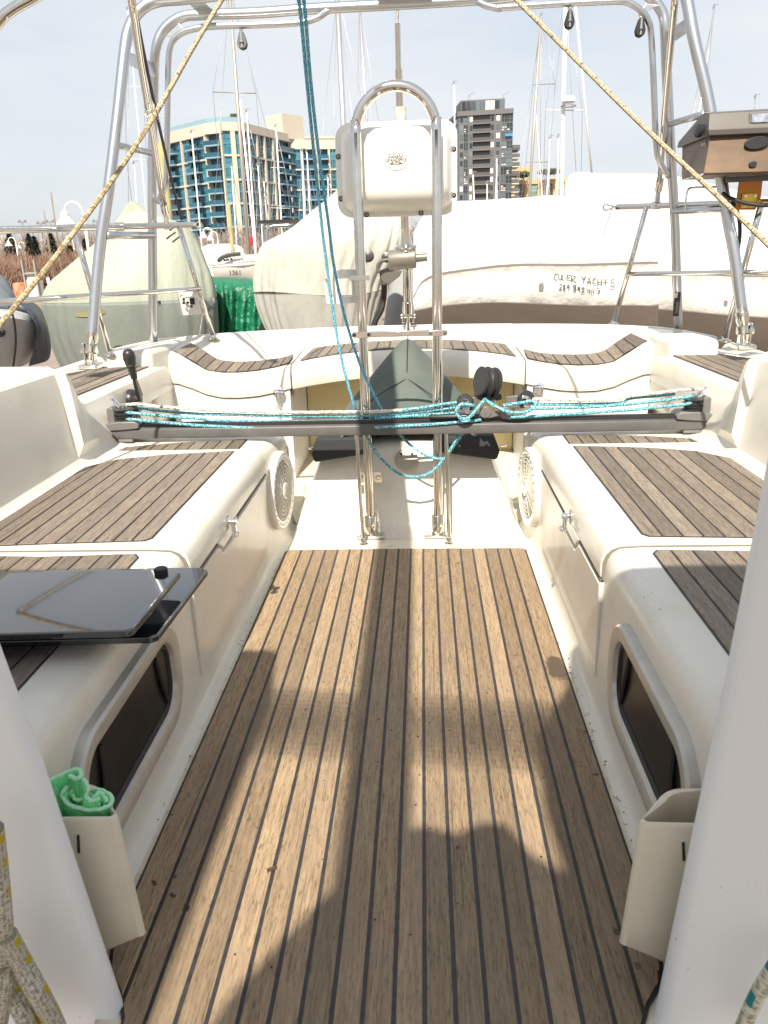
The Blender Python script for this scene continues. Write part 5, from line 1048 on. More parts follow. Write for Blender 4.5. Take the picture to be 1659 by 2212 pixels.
def hand(boxes, name):
    m = MB()
    for ch, x0, x1, y0, y1 in boxes:
        for st in GL[ch]:
            pts = [at((1500+(x0+(x1-x0)*a)/6.38)*.7745, (700+(y0+(y1-y0)*b)/6.38)*.7745, Y=9.585) for a, b in st]
            m.tube(pts, .0046, 5, 3 if ch in 'CS289RU' else 1)
    stuff(m.build(name, INK, w1, smooth=180))
hand([('C', 290, 352, 410, 520), ('U', 372, 425, 420, 515), ('L', 440, 478, 425, 520), ('V', 478, 525, 425, 525), ('E', 530, 590, 432, 532), ('R', 600, 680, 448, 562), ('Y', 780, 860, 452, 572), ('A', 872, 950, 462, 602), ('C', 980, 1042, 480, 585), ('H', 1068, 1138, 500, 610), ('T', 1165, 1250, 512, 606), ('S', 1272, 1364, 510, 636)], 'lettering')
hand([('2', 385, 432, 585, 688), ('8', 450, 492, 600, 695), ('9', 515, 562, 605, 702), ('8', 630, 690, 607, 715), ('9', 708, 752, 642, 730), ('2', 778, 840, 650, 735), ('4', 888, 938, 662, 742), ('1', 952, 975, 682, 742), ('1', 985, 1003, 690, 747), ('7', 1045, 1115, 664, 752)], 'lettering')

# ---- motor boat low at the left edge
lb = thing('laid_up_boat', 'grey motorboat with a navy tarp over its bow at the edge of the yard', 'boat', (at(20, 780, Y=8.5).x, 8.8, GZ))
def hrow(pts, Y): return spline([at(x, y, Y=Y+d) for x, y, d in pts], 4)
hr = [hrow([(-160, 664, 0), (-60, 668, 0), (10, 672, .0), (70, 682, .25), (96, 690, .8)], 8.5), hrow([(-160, 676, -.03), (-60, 681, -.03), (10, 685, -.03), (72, 694, .22), (99, 700, .8)], 8.5), hrow([(-160, 684, .0), (-60, 690, .0), (10, 694, .0), (72, 703, .25), (98, 708, .8)], 8.5), hrow([(-160, 745, .15), (-60, 750, .15), (10, 750, .15), (62, 755, .4), (88, 752, .9)], 8.5), hrow([(-160, 800, .5), (-60, 805, .5), (5, 800, .5), (45, 792, .7), (66, 782, 1.1)], 8.5)]
MB().grid(hr).build('hull', GREYH, lb, smooth=60)
MB().grid([hrow([(-160, 655, 1.6), (10, 655, 1.6), (50, 660, 1.5), (80, 668, 1.5)], 8.5), hrow([(-160, 664, 0), (-20, 668, 0), (40, 675, .1), (90, 688, .7)], 8.5)]).build('deck', pbr('grey deck', (.42, .43, .42), .5), lb)
MB().grid([hrow([(-160, 560, .9), (-60, 575, .9), (0, 592, .9), (22, 615, .8)], 8.5), hrow([(-160, 600, .4), (-60, 605, .4), (5, 612, .4), (32, 636, .5)], 8.5), hrow([(-160, 655, .15), (-60, 658, .15), (8, 660, .15), (44, 658, .3)], 8.5)]).build('cover', pbr('slate cover', (.10, .115, .135), .7, bump=.8, bs=3, bdist=.1), lb, smooth=180)
MB().grid([hrow([(30, 645, 1.2), (52, 648, 1.0), (75, 655, 1.1), (90, 668, 1.5)], 8.4), hrow([(46, 660, .25), (66, 664, .25), (90, 682, .6), (104, 705, 1.0)], 8.4), hrow([(84, 700, .2), (92, 702, .35), (104, 722, .7), (111, 742, 1.0)], 8.4), hrow([(78, 745, .3), (88, 748, .4), (104, 755, .7), (110, 765, 1.0)], 8.4), hrow([(60, 792, .6), (74, 788, .6), (96, 782, .8), (106, 776, 1.1)], 8.4)]).build('tarp', NAVY, lb, smooth=180, sub=1)
st = MB()
for x in (-20, 20): st.tube([at(x, 662, Y=8.4), at(x+10, 690, Y=8.38), at(x+14, 740, Y=8.6), at(x+8, 795, Y=8.9)], .012, 5, 3)
st.build('tie_down', RUBBER, lb)
MB().lathe(at(2, 718, Y=8.55), (.1, -1, 0), [(0, 0), (.05, 0), (.05, .03), (.03, .04), (0, .03)], 14).build('outlet', RUBBER, lb)

# ---- far sailboat with sail number on its hull
fb = thing('sailboat', 'pale sailboat with number 1361 on its hull above the green tarpaulin', 'boat', (at(500, 600, Y=20).x, 20.5, GZ))
MB().grid([hrow([(456, 574, 0), (480, 571.5, -.2), (520, 568, -.2), (560, 563.5, .0), (600, 560, .3)], 20), hrow([(458, 580, 0), (480, 578, -.22), (520, 574.5, -.22), (560, 571, .0), (600, 568, .3)], 20), hrow([(462, 600, .15), (480, 601, .0), (520, 603, .0), (560, 606, .1), (600, 608, .3)], 20), hrow([(470, 640, .6), (490, 641, .5), (520, 642, .5), (560, 645, .5), (600, 645, .5)], 20)]).build('hull', pbr('pale hull', (.62, .60, .56), .4), fb, smooth=60)
MB().grid([hrow([(455, 572.6, -.05), (480, 570, -.28), (520, 566.3, -.28), (560, 562, -.05), (600, 558.5, .3)], 20), hrow([(456, 574.8, -.05), (480, 572.4, -.28), (520, 568.8, -.28), (560, 564.3, -.05), (600, 561, .3)], 20)]).build('rubbing_strake', pbr('strake', (.26, .25, .24), .5), fb)
MB().grid([hrow([(478, 556, .8), (500, 552, .7), (540, 550, .7), (580, 548, .8)], 20), hrow([(474, 562, .3), (500, 557, .1), (540, 555, .1), (580, 552, .3)], 20), hrow([(466, 573, .15), (500, 570, -.1), (540, 566, -.1), (580, 562, .2)], 20)]).build('cabin', SHRW, fb, smooth=60)
for x, y in ((485, 562), (492, 561), (500, 560)): MB().box(at(x, y, Y=19.9), (.05, .06, .05)).build('porthole', BLACKP, fb)
MB().tube([at(472, 564, Y=19.9), at(480, 556, Y=19.85), at(496, 551, Y=19.85), at(520, 548, Y=19.9)], .05, 6, 3).build('spray_cloth', pbr('dark spray cloth', (.06, .065, .055), .8), fb)
o = at(508, 590, Y=19.75); text('lettering', '1361', .16, o, fb, INK, ext=.004, off=.004)
rl = MB()
for k in range(9):
    x = 462+k*9; rl.tube([at(x, 571-k*.7, Y=19.9), at(x-1, 549-k*.7, Y=19.9)], .010, 4, 1)
for dy in (549, 559): rl.tube([at(460, dy+1, Y=19.9), at(535, dy-6, Y=19.9)], .009, 4, 1)
rl.build('guard_wires', STEEL, fb)
tag(MB().prism([at(538, 510, Y=19.5), at(544, 510, Y=19.5), at(546, 522, Y=19.5), at(543, 531, Y=19.5), at(539, 530, Y=19.5)], (0, .1, 0)).build('furled_flag', pbr('red cloth', (.55, .02, .03), .7), smooth=0, bevel=.02), 'small red furled flag standing above the far sailboat', 'flag')
gf = thing('boat_gantry', 'grey tubular gantry with a black panel beyond the white cloth cover', 'gantry', at(560, 560, Y=16))
MB().prism([at(556, 476, Y=15), at(634, 473, Y=15), at(632, 480, Y=15), at(558, 483, Y=15)], (0, 1, 0)).build('panel', BLACKP, gf)
MB().tube([at(577, 560, Y=15), at(577, 505, Y=15), at(581, 493, Y=15), at(592, 488, Y=15), at(632, 486, Y=15)], .03, 8, 4).build('tube', ALU, gf, smooth=180)

# ---------------------------------------------------------------- masts of the laid up sailboats
MASTB = pbr('weathered mast', (.36, .32, .28), .45, .4); MASTW = pbr('white mast', (.80, .80, .78), .4); MASTS = pbr('silver mast', (.62, .61, .60), .3, .8); WIREM = pbr('rigging wire', (.30, .30, .31), .4, .6)
def mast(label, x0, y0, x1, y1, Y, rp, mat, spr=(), sw=22, stays=True, head=True, jib=None):
    a, b = at(x0, y0, Y=Y), at(x1, y1, Y=Y); d = (a-b).normalized(); b = b-d*((b.z+1.2)/d.z); k = Y/1680*1.0; r = rp*k
    t = thing('mast', label, 'mast', b, 'masts of laid up sailboats')
    MB().tube([b, b.lerp(a, .5), a], lambda u: r*(1-.25*u), 8, 1).build('spar', mat, t, smooth=180)
    L = (a-b).length; ends = []
    for (y, lft, rgt, dy) in spr:
        c = at(x0+(x1-x0)*(y-y0)/(y1-y0), y, Y=Y); e1, e2 = at(lft, y+dy, Y=Y), at(rgt, y-dy, Y=Y)
        MB().tube([e1, c, e2], r*.28, 5, 1).build('spreader', mat, t, smooth=180); ends.append((e1, e2))
    if stays:
        m = MB(); w_ = k*.55
        for s in (0, 1):
            pts = [a-d*.1]+[e[s] for e in ends]+[b+Vector(((-1 if s == 0 else 1)*sw*k*1.3, 0, .3))]
            m.tube(pts, w_, 4, 1)
        m.tube([a-d*.1, b+Vector((sw*k*3, 3, .3))], w_, 4, 1); m.tube([a-d*.2, b+Vector((-sw*k*2.4, -1, .3))], w_, 4, 1)
        m.build('stay', WIREM, t, smooth=180)
    if head:
        m = MB().tube([a, a+Vector((0, 0, 7*k))], .8*k, 5, 1); m.box(a+Vector((3*k, 0, 6*k)), (9*k, k, k)).box(a+Vector((-2*k, 0, 2*k)), (2*k, 2*k, 5*k)); m.build('masthead_gear', WIREM, t, smooth=0)
    if jib: MB().tube([at(*jib[0], Y=Y), at(*jib[1], Y=Y)], jib[2]*k, 6, 1).build('furled_sail', MASTW, t, smooth=180)
    return t
mast('tall brown grey mast rising past the blue condominium', 494, -40, 538, 558, 26, 4.0, MASTB, ((200, 460, 553, -1.5),), 34, head=False)
mast('thick silver mast vanishing behind the instrument pod', 727, -30, 745, 340, 22, 6.4, MASTS, (), 40, head=False)
mast('thin pale mast between the silver mast and the backstay', 775, -10, 800, 380, 34, 2.6, MASTS, (), 18, head=False)
mast('brown mast with two pairs of spreaders between the black tower and the white mast', 1169, 36, 1143, 430, 30, 3.1, MASTB, ((182, 1152, 1199, 1), (350, 1136, 1186, 0)), 20)
rm = mast('white mast carrying a round radar dome', 1222, -20, 1213, 445, 24, 4.4, MASTW, ((238, 1178, 1258, -.5),), 30, head=False, jib=((1243, 10), (1279, 380), 1.8))
o = at(1228, 222, Y=23.8); MB().lathe(o, (0, 0, 1), [(0, 0), (.16, 0), (.19, .03), (.185, .10), (.14, .15), (0, .16)], 20).build('radar_dome', MASTW, rm)
MB().tube([o+Vector((.2*math.cos(a), .2*math.sin(a), -.08)) for a in [k*.785 for k in range(8)]], .012, 6, 2, closed=True).build('dome_bracket', WIREM, rm)
mast('slim mast leaning beside the arch leg on the barbecue side', 1543, 18, 1488, 395, 28, 2.2, MASTS, (), 24)
mast('short distant mast top above the barbecue', 1632, 212, 1622, 320, 45, 2.0, MASTS, (), 20)
mast('bright white mast crossing the blue condominium', 519, 215, 547, 500, 30, 2.5, MASTW, (), 12, stays=False, head=False)
mast('pale thin mast beside the bright white one before the condominium', 533, 243, 552, 520, 34, 1.7, MASTW, (), 12, jib=None)
mast('white mast with two wide spreaders before the middle of the condominium', 596, 275, 608, 480, 38, 1.9, MASTW, ((362, 585, 615, 0), (449.5, 585, 627, -.6)), 12)
mast('white mast with a crooked top left of the beige condominium pier', 414, 288, 433, 500, 40, 1.7, MASTW, (), 10, stays=False)
mast('short mast before the lower end of the condominium near the teal rope', 663, 330, 670, 470, 42, 1.5, MASTW, (), 8)
mast('faint mast close to the mainsheet falls', 653, 328, 657, 478, 46, 1.3, MASTW, (), 7)
mast('small mast right of the mainsheet falls', 708, 383, 709, 425, 50, 1.3, MASTW, (), 6)
mast('narrow mast before the condominium balconies with its foot by the gantry', 570, 392, 577, 500, 44, 1.3, MASTW, (), 7)
mast('thin mast before the piers of the condominium', 557, 358, 566, 500, 41, 1.3, MASTW, (), 7)
mast('slim mast on the near face of the condominium, low top', 500, 360, 510, 505, 43, 1.4, MASTW, (), 7)
mast('dark topped mast standing beside the instrument pod before the black tower', 981, 183, 984, 440, 30, 1.5, MASTW, (), 12, stays=False)
mast('short white mast before the middle of the black tower', 1022, 378, 1024, 435, 45, 1.5, MASTW, (), 6, stays=False)
mast('second short white mast before the black tower', 1052.5, 398, 1052.5, 435, 45, 1.4, MASTW, (), 6, stays=False)
mast('taller white mast at the right part of the black tower', 1073, 343, 1072, 432, 45, 1.6, MASTW, (), 6)
mast('slim white mast between the brown mast and the radar mast', 1188.5, 300, 1181, 435, 36, 1.9, MASTW, (), 10)
mast('thin white mast just left of the radar mast', 1206, 298, 1204, 430, 38, 1.6, MASTW, (), 9)
mast('pale mast slanting before the low tan building', 1158, 250, 1172, 430, 40, 1.3, MASTW, (), 9, head=False)
mast('distant mast with spreaders seen between the legs of the arch', 276, 22, 318, 480, 36, 1.3, MASTW, ((187, 271, 309, 0), (344, 273, 317, -.8)), 16)
mast('short far mast topped by an instrument between the arch legs', 290, 355, 297, 470, 48, 1.0, MASTW, (), 8, stays=False)

# ---------------------------------------------------------------- poles, lamps and yard things at the left
def pole(label, x0, y0, x1, y1, Y, rp, mat):
    a, b = at(x0, y0, Y=Y), at(x1, y1, Y=Y); b.z = GZ; k = Y/1680
    return tag(MB().tube([b, (a+b)/2, a], lambda u: rp*k*(1.15-.3*u), 8, 1).build('utility_pole', mat, smooth=180), label, 'pole', 'bare wooden poles')
WOODP = pbr('weathered pole', (.24, .19, .14), .85, var=.7, vs=3, stretch=(4, 4, .4)); MOSS = pbr('mossy pile', (.33, .30, .14), .9, var=.6, vs=2)
pole('tallest bare wooden pole above the shrubs', 110, 415, 134, 600, 52, 1.8, WOODP)
pole('medium wooden pole beside the tallest one', 94.5, 454, 118, 600, 55, 1.2, WOODP)
pole('short wooden pole stump beside the medium one', 96.5, 470, 112, 600, 58, 1.1, WOODP)
pole('mossy timber pile before the condominium by the brown mast', 493, 440, 506, 560, 24, 4.6, MOSS)
pole('mossy timber pile behind the leg of the arch', 347, 306, 375, 560, 30, 8, MOSS)
LAMPW = pbr('white lamp post', (.80, .79, .74), .4)
def lamp():
    t = thing('street_lamp', '', 'street lamp', (0, 0, 0), 'white gooseneck yard lamps')
    MB().tube([(0, 0, 0), (0, 0, 1.5), (0, 0, 4.4)], lambda u: .085-.03*u, 10, 2).build('post', LAMPW, t, smooth=180)
    MB().tube([(0, 0, 4.35), (0, 0, 4.75), (-.12, 0, 5.12), (-.42, 0, 5.27), (-.72, 0, 5.14), (-.84, 0, 4.85)], .045, 10, 4).build('gooseneck', LAMPW, t, smooth=180)
    h = MB().lathe((-.85, 0, 4.35), (0, 0, 1), [(0, .03), (.40, 0), (.41, .02), (.34, .12), (.22, .28), (.17, .36), (.18, .38), (.15, .52), (.07, .56), (0, .57)], 20).build('lamp_shade', LAMPW, t, smooth=50)
    MB().lathe((-.85, 0, 4.30), (0, 0, 1), [(0, 0), (.12, .02), (.16, .1), (0, .12)], 14).build('bulb', PODW, h)
    return t
L0 = lamp()
for i, (x, Y, lab) in enumerate(((194, 36, 'biggest white gooseneck lamp behind the rope and stern rail'), (40, 92, 'white gooseneck lamp nearest the edge of the shrubs'), (58, 120, 'second small gooseneck lamp from the edge of the shrubs'), (122, 124, 'small gooseneck lamp beside the foot of the tallest pole'), (163, 95, 'gooseneck lamp partly hidden by the stern rail post'), (474, 93, 'gooseneck lamp before the base of the condominium'), (463, 78, 'gooseneck lamp just right of the sage cover'))):
    o = L0 if i == 0 else copy_tree(L0)
    p = at(x, 560, Y=Y); p.z = GZ; o.location = p; o['label'] = lab
fl0 = None
for i, (x, y, lab) in enumerate(((48, 480, 'first of the tiny far floodlight masts'), (88, 483, 'tiny far floodlight mast near the short pole'), (108, 480, 'tiny far floodlight mast beside the tallest pole'), (149, 484, 'tiny far floodlight mast beyond the rope'), (209, 479, 'tiny far floodlight mast right of the biggest lamp'))):
    p = at(x, y, Y=330); 
    m = MB().tube([(p.x, 330, GZ), (p.x, 330, p.z)], .16, 5, 1); m.box((p.x, 330, p.z), (3.4, .5, .5)).box((p.x-1.2, 330, p.z+.5), (.8, .5, .8)).box((p.x+1.2, 330, p.z+.5), (.8, .5, .8))
    tag(m.build('floodlight_mast', WIREM, smooth=0), lab, 'floodlight', 'far floodlight masts')
kx = K(0, 500, 5.53)
ub = thing('utility_cabinet', 'cream utility cabinet under a grey frame at the shrub edge', 'cabinet', at(68, 640, Y=56))
MB().prism([kx(388, 1560, Y=56), kx(588, 1560, Y=56), at(84, 640, Y=56), at(57, 642, Y=56)], (0, .8, 0)).build('case', pbr('cream case', (.72, .70, .56), .6), ub, smooth=0, bevel=.02)
MB().prism([kx(415, 1470, Y=56.1), kx(560, 1465, Y=56.1), kx(562, 1545, Y=56.1), kx(418, 1550, Y=56.1)], (0, .5, 0)).build('meter_glass', pbr('pale glass', (.55, .60, .58), .2), ub, smooth=0)
m = MB(); m.prism([kx(372, 1440, Y=55.9), kx(572, 1425, Y=55.9), kx(574, 1455, Y=55.9), kx(374, 1470, Y=55.9)], (0, .9, 0)); m.box(kx(385, 1520, Y=56), (.10, .3, 2.4)).box(kx(572, 1520, Y=56), (.10, .3, 2.4)); m.build('frame', pbr('frame grey', (.28, .26, .23), .7), ub, smooth=0)
rb_ = thing('rusty_tank', 'rust red tank beside the cream utility cabinet', 'tank', at(44, 640, Y=56)); 
MB().lathe(Vector((at(44, 628, Y=56).x, 56, GZ)), (0, 0, 1), [(0, 0), (.45, 0), (.46, 1.2), (.40, 1.35), (0, 1.4)], 16).build('drum', pbr('rust', (.42, .10, .03), .8, var=.8, vs=3, vcol=(.5, .36, .25)), rb_)
tag(MB().prism([kx(712, 1520, Y=45), kx(752, 1512, Y=45), kx(785, 1640, Y=45), kx(742, 1650, Y=45)], (0, .08, 0)).build('notice_board', pbr('notice white', (.75, .74, .70), .6), smooth=0), 'small white notice leaning at the edge of the yard beside the sage cover', 'sign')
def stone(x, y, Y, rx, rz): pass

# shrubs and trees
def twigs(name, n, box, col, zt, seed, ln=(.5, 1.4), wd=.035):
    random.seed(seed); m = MB()
    for k in range(n):
        x = random.uniform(box[0], box[1]); y = random.uniform(box[2], box[3]); top = zt(x)*random.uniform(.55, 1.0)
        z = GZ+random.random()**.8*(top-GZ)
        a = random.uniform(-.8, .8); b = random.uniform(-.6, .6); L = random.uniform(*ln); d = Vector((a, b, 1)).normalized()*L; s = Vector((wd*random.uniform(.6, 1.6), 0, 0)); p = Vector((x, y, z)); bb = len(m.V)
        m.V += [p-s, p+s, p+d+s*.3, p+d-s*.3]; m._f((bb, bb+1, bb+2, bb+3))
    return m
br1 = pbr('bare brown twigs', (.16, .085, .06), .9, var=.7, vs=.4, vcol=(.24, .17, .12)); br2 = pbr('grey twigs', (.22, .18, .16), .9)
xl, xr = at(-40, 560, Y=80).x, at(240, 560, Y=80).x
stuff(tag(twigs('brushwood', 15000, (xl-12, xr+3, 78, 92), None, lambda x: .2+1.3*noise3((x, 0, 0), .25), 3, (.6, 1.7), .05).build('brushwood', br1, smooth=0), 'thicket of bare reddish brown shrubs along the yard edge', 'shrubs'))
stuff(tag(twigs('bare_wood', 9000, (xl-25, xr+40, 112, 135), None, lambda x: 2.8+1.6*noise3((x, 3, 0), .12), 4, (1.2, 3.2), .07).build('bare_wood', br2, smooth=0), 'bare grey wood behind the shrubs and poles', 'wood'))
def conifer(label, x, ytop, Y, wpx, mat, seed):
    wpx *= 1.35
    random.seed(seed); a = at(x, ytop, Y=Y); H = a.z-GZ; k = Y/1680; t = thing('spruce_tree', label, 'tree', (a.x, Y, GZ), 'dark conifers behind the shrubs'); W = wpx*k/2
    MB().tube([(a.x, Y, GZ), (a.x, Y, GZ+H*.5), (a.x, Y, a.z)], lambda u: .16*(1-.9*u), 7, 1).build('trunk', WOODP, t, smooth=180)
    m = MB()
    for i in range(3400):
        u = random.random()**.8; r = W*(1-u)**.75*random.uniform(.25, 1)**.6*(1+.28*math.sin(u*38+random.random())); an = random.uniform(0, 6.283)
        p = Vector((a.x+r*math.cos(an), Y+r*math.sin(an), GZ+H*(.06+.94*u)-r*.22)); L = random.uniform(.14, .34); d = Vector((math.cos(an), math.sin(an), random.uniform(-.5, .35))); s = Vector((-math.sin(an), math.cos(an), random.uniform(-.3, .3)))*random.uniform(.04, .11); b = len(m.V)
        m.V += [p-s, p+s, p+d*L+s*.3, p+d*L-s*.3]; m._f((b, b+1, b+2, b+3))
    m.build('crown', mat, t, smooth=0)
CG1 = pbr('dark spruce', (.040, .048, .024), .9, var=.8, vs=1.2, vcol=(.085, .075, .04)); CG2 = pbr('blue spruce', (.030, .045, .038), .9, var=.7, vs=1.2, vcol=(.06, .075, .06)); CG3 = pbr('olive conifer', (.075, .068, .02), .9, var=.8, vs=1, vcol=(.12, .10, .03))
conifer('wide dark spruce at the edge of the picture behind the first lamp', 18, 503, 98, 40, CG1, 11)
conifer('dark spruce between the two small gooseneck lamps', 60, 505, 100, 30, CG1, 12)
conifer('bluish spruce right of the second small lamp', 73, 511, 97, 22, CG2, 13)
conifer('broad brownish spruce behind the wooden poles', 108, 504, 96, 38, CG1, 14)
conifer('olive yellow conifer beside the biggest lamp', 182, 516, 88, 30, CG3, 15)
conifer('olive conifer low behind the rope', 150, 530, 92, 34, CG3, 16)
def roofline(label, x0, x1, y0, Y, col):
    a, b = at(x0, y0, Y=Y), at(x1, y0, Y=Y); t = thing('far_house', label, 'house', ((a.x+b.x)/2, Y, GZ), 'far pale houses')
    MB().prism([(a.x, Y, GZ), (b.x, Y, GZ), (b.x, Y, a.z), (a.x, Y, a.z)], (0, 6, 0)).build('wall', pbr('far wall', col, .8), t, smooth=0)
    MB().prism([(a.x-.5, Y-.5, a.z), (b.x+.5, Y-.5, a.z), ((a.x+b.x)/2, Y-.5, a.z+1.6)], (0, 7, 0)).build('roof', pbr('far roof', (.4, .38, .36), .8), t, smooth=0)
    for k in range(3):
        x = a.x+(b.x-a.x)*(k+.5)/3; MB().box((x, Y-.05, a.z-1.4), (.9, .12, 1.1)).build('window', PANE, t, smooth=0)
roofline('pale house glimpsed behind the wide dark spruce', -30, 8, 528, 160, (.55, .52, .48))
roofline('pinkish house glimpsed between spruces', 84, 108, 531, 165, (.50, .33, .27))

# ---------------------------------------------------------------- apartment towers
BEI = pbr('beige precast', (.50, .455, .38), .75, var=.3, vs=.15, vcol=(.44, .39, .31)); GLT = pbr('teal glass', (.018, .125, .185), .12, spec=.6, rnd=.5, var=.8, vs=.8, vcol=(.075, .24, .26)); GLD = pbr('dark glass', (.012, .065, .10), .12, spec=.5, rnd=.5)
MUL = pbr('teal mullion', (.07, .20, .27), .4); SLB = pbr('balcony slab', (.20, .31, .38), .7); RGL = pbr('balcony glass', (.02, .085, .13), .12, spec=.6, rnd=.25); BACKW = pbr('inner wall', (.04, .11, .14), .6)
CHAR = pbr('charcoal brick', (.125, .122, .128), .8, rnd=.05); DGL = pbr('tower glass', (.08, .105, .12), .12, spec=.8, rnd=.6, var=.6, vs=.7, vcol=(.09, .11, .12)); DMUL = pbr('tower mullion', (.10, .10, .10), .5); DSL = pbr('tower slab', (.14, .13, .13), .7); LITW = pbr('pale blinds', (.66, .66, .60), .6)
TAN = pbr('tan brick', (.52, .35, .18), .85); TGL = pbr('pale green glass', (.20, .30, .26), .15, spec=.8, rnd=.3)
def facade(t, A, B, zt, zb, nfl, bays, M, corn=1.6, skip=(), blind=0):
    """one flat front from A to B: floors of windows, piers and balconies, each a piece of its own"""
    A, B = Vector((A[0], A[1], 0)), Vector((B[0], B[1], 0)); d = (B-A); L = d.length; d /= L; n = Vector((d.y, -d.x, 0)); 
    tot = sum(b[1] for b in bays); h = (zt-corn-zb)/nfl
    def bx(u0, u1, z0, z1, o0, o1): return [A+d*u0+n*o0+Vector((0, 0, z0)), A+d*u1+n*o0+Vector((0, 0, z0)), A+d*u1+n*o0+Vector((0, 0, z1)), A+d*u0+n*o0+Vector((0, 0, z1))], n*(o1-o0)
    MB().prism(*bx(0, L, zb-12, zt, -1.5, -.6)).build('wall', M['back'], t, smooth=0)
    MB().prism(*bx(-.1, L+.1, zt-corn, zt, -.7, .55)).build('cornice', M['wall'], t, smooth=0)
    u = 0
    for kind, wd in bays:
        w_ = wd/tot*L; a, b = u, u+w_; u = b
        if kind == 'P': MB().prism(*bx(a, b, zb-12, zt-corn, -.6, .5)).build('pier', M['wall'], t, smooth=0); continue
        for f in range(nfl):
            z0 = zb+f*h; z1 = z0+h; key = (kind,)
            if kind == 'W':
                MB().prism(*bx(a, b, z0, z1, -.6, .2)).build('wall_panel', M['wall'], t, smooth=0)
                if w_ > 1: 
                    m = MB(); m.prism(*bx(a+w_*.18, b-w_*.18, z0+h*.3, z1-h*.12, .2, .26)); m.build('window', random.choice([M['glass'], M['glass'], M['dark'], M['lit']]) if blind else M['glass'], t, smooth=0)
                continue
            m = MB()
            if kind == 'G':
                m.mi = 0; m.prism(*bx(a, b, z0+h*.10, z1-h*.04, -.3, .05)); m.mi = 1
                m.prism(*bx((a+b)/2-.07, (a+b)/2+.07, z0+h*.1, z1-h*.04, .05, .12)); m.prism(*bx(a, b, z0+h*.42, z0+h*.47, .05, .12))
                if blind and random.random() < blind: 
                    m.mi = 2
                    for q in range(random.choice([1, 2, 3])): m.prism(*bx(a+w_*.08, (a+b)/2-.1 if random.random() < .5 else b-w_*.08, z0+h*(.2+.24*q), z0+h*(.31+.24*q), .05, .09))
                m.build('window', [random.choice([M['glass'], M['glass'], M['dark']]), M['mull'], M['lit']], t, smooth=0)
                if f % 2 == 0 and not blind: MB().prism(*bx(a, b, z0-h*.05, z0+h*.10, -.4, .42)).build('spandrel', M['wall'], t, smooth=0)
                else: MB().prism(*bx(a, b, z0-h*.04, z0+h*.10, -.4, .14)).build('spandrel', M['mull'], t, smooth=0)
            if kind == 'B':
                m.mi = 0; m.prism(*bx(a, b, z0+h*.06, z1-h*.1, -1.0, -.55)); m.mi = 1
                for q in (.25, .5, .75): m.prism(*bx(a+w_*q-.06, a+w_*q+.06, z0, z1, -.55, -.45))
                m.build('window', [M['dark'], M['mull']], t, smooth=0)
                bl = MB().prism(*bx(a-.1, b+.1, z0-h*.05, z0+h*.07, -.6, 1.15)).build('balcony', M['slab'], t, smooth=0)
                MB().prism(*bx(a-.05, b+.05, z0+h*.07, z0+h*.44, 1.0, 1.1)).build('railing', M['rail'], bl, smooth=0)
random.seed(21)
MC = dict(back=BACKW, wall=BEI, glass=GLT, dark=GLD, mull=MUL, slab=SLB, rail=RGL, lit=LITW)
cb = thing('apartment_building', 'curved beige and blue glass condominium block', 'building', (at(500, 500, Y=170).x, 180, GZ))
zt = at(500, 262, Y=170).z; zb = zt-1.6-12*at(500, 262, Y=170).z*.0-12*2.27
def xp(x, Y): return (at(x, 300, Y=Y).x, Y)
pts = [xp(352, 184), xp(447, 172), xp(481, 170.5), xp(522, 172), xp(626, 192), xp(770, 196)]
facade(cb, pts[0], pts[1], zt, zb, 12, [('G', 6), ('P', 1.44), ('B', 22), ('G', 12), ('P', 2.59), ('G', 13), ('B', 23), ('G', 12), ('P', 2.74)], MC, 2.2)
facade(cb, pts[1], pts[2], zt, zb, 12, [('B', 29), ('P', 2.88)], MC, 2.0)
facade(cb, pts[2], pts[3], zt, zb, 12, [('G', 14), ('P', 8.64), ('G', 9), ('P', 3.60)], MC, 1.6)
facade(cb, pts[3], pts[4], zt, zb, 12, [('B', 15), ('P', 1.44), ('G', 9), ('P', 2.52), ('G', 12), ('P', 2.88), ('G', 15), ('P', 2.52), ('G', 9), ('B', 31)], MC, 1.6)
facade(cb, pts[4], pts[5], zt-1.0, zb, 12, [('G', 19), ('P', 5.04), ('B', 26), ('P', 4.32), ('B', 20), ('P', 4.32), ('G', 22), ('P', 5.04), ('G', 24), ('P', 5.04)], MC, 2.0)
MB().prism([(p[0], p[1]+1.3, zt-.1) for p in pts]+[(pts[-1][0], 225, zt-.1), (pts[0][0], 225, zt-.1)], (0, 0, -.5)).build('roof', BEI, cb, smooth=0)
MB().prism([xp(576, 193)+(zt-1,), xp(612, 189)+(zt-1,), xp(657, 194)+(zt-1,), xp(640, 205)+(zt-1,), xp(590, 205)+(zt-1,)], (0, 0, 5.0)).build('plant_room', BEI, cb, smooth=0)
m = MB()
for a, b in zip(pts[:4], pts[1:4]): m.prism([(a[0], a[1]+.9, zt), (b[0], b[1]+.9, zt), (b[0], b[1]+.9, zt+1.1), (a[0], a[1]+.9, zt+1.1)], (0, .1, 0))
m.build('roof_railing', SLB, cb, smooth=0)
m = MB().prism([xp(425, 180)+(zt-.1,), xp(500, 176)+(zt-.1,), xp(520, 182)+(zt-.1,), xp(440, 190)+(zt-.1,)], (0, 0, 1.9)); m.build('roof_terrace', pbr('terrace glass', (.10, .17, .20), .3), cb, smooth=0)
MB().box((xp(510, 173)[0], 173.5, zt+.9), (1.6, 1.2, 1.8)).build('roof_planter', CG1, cb, smooth=0)

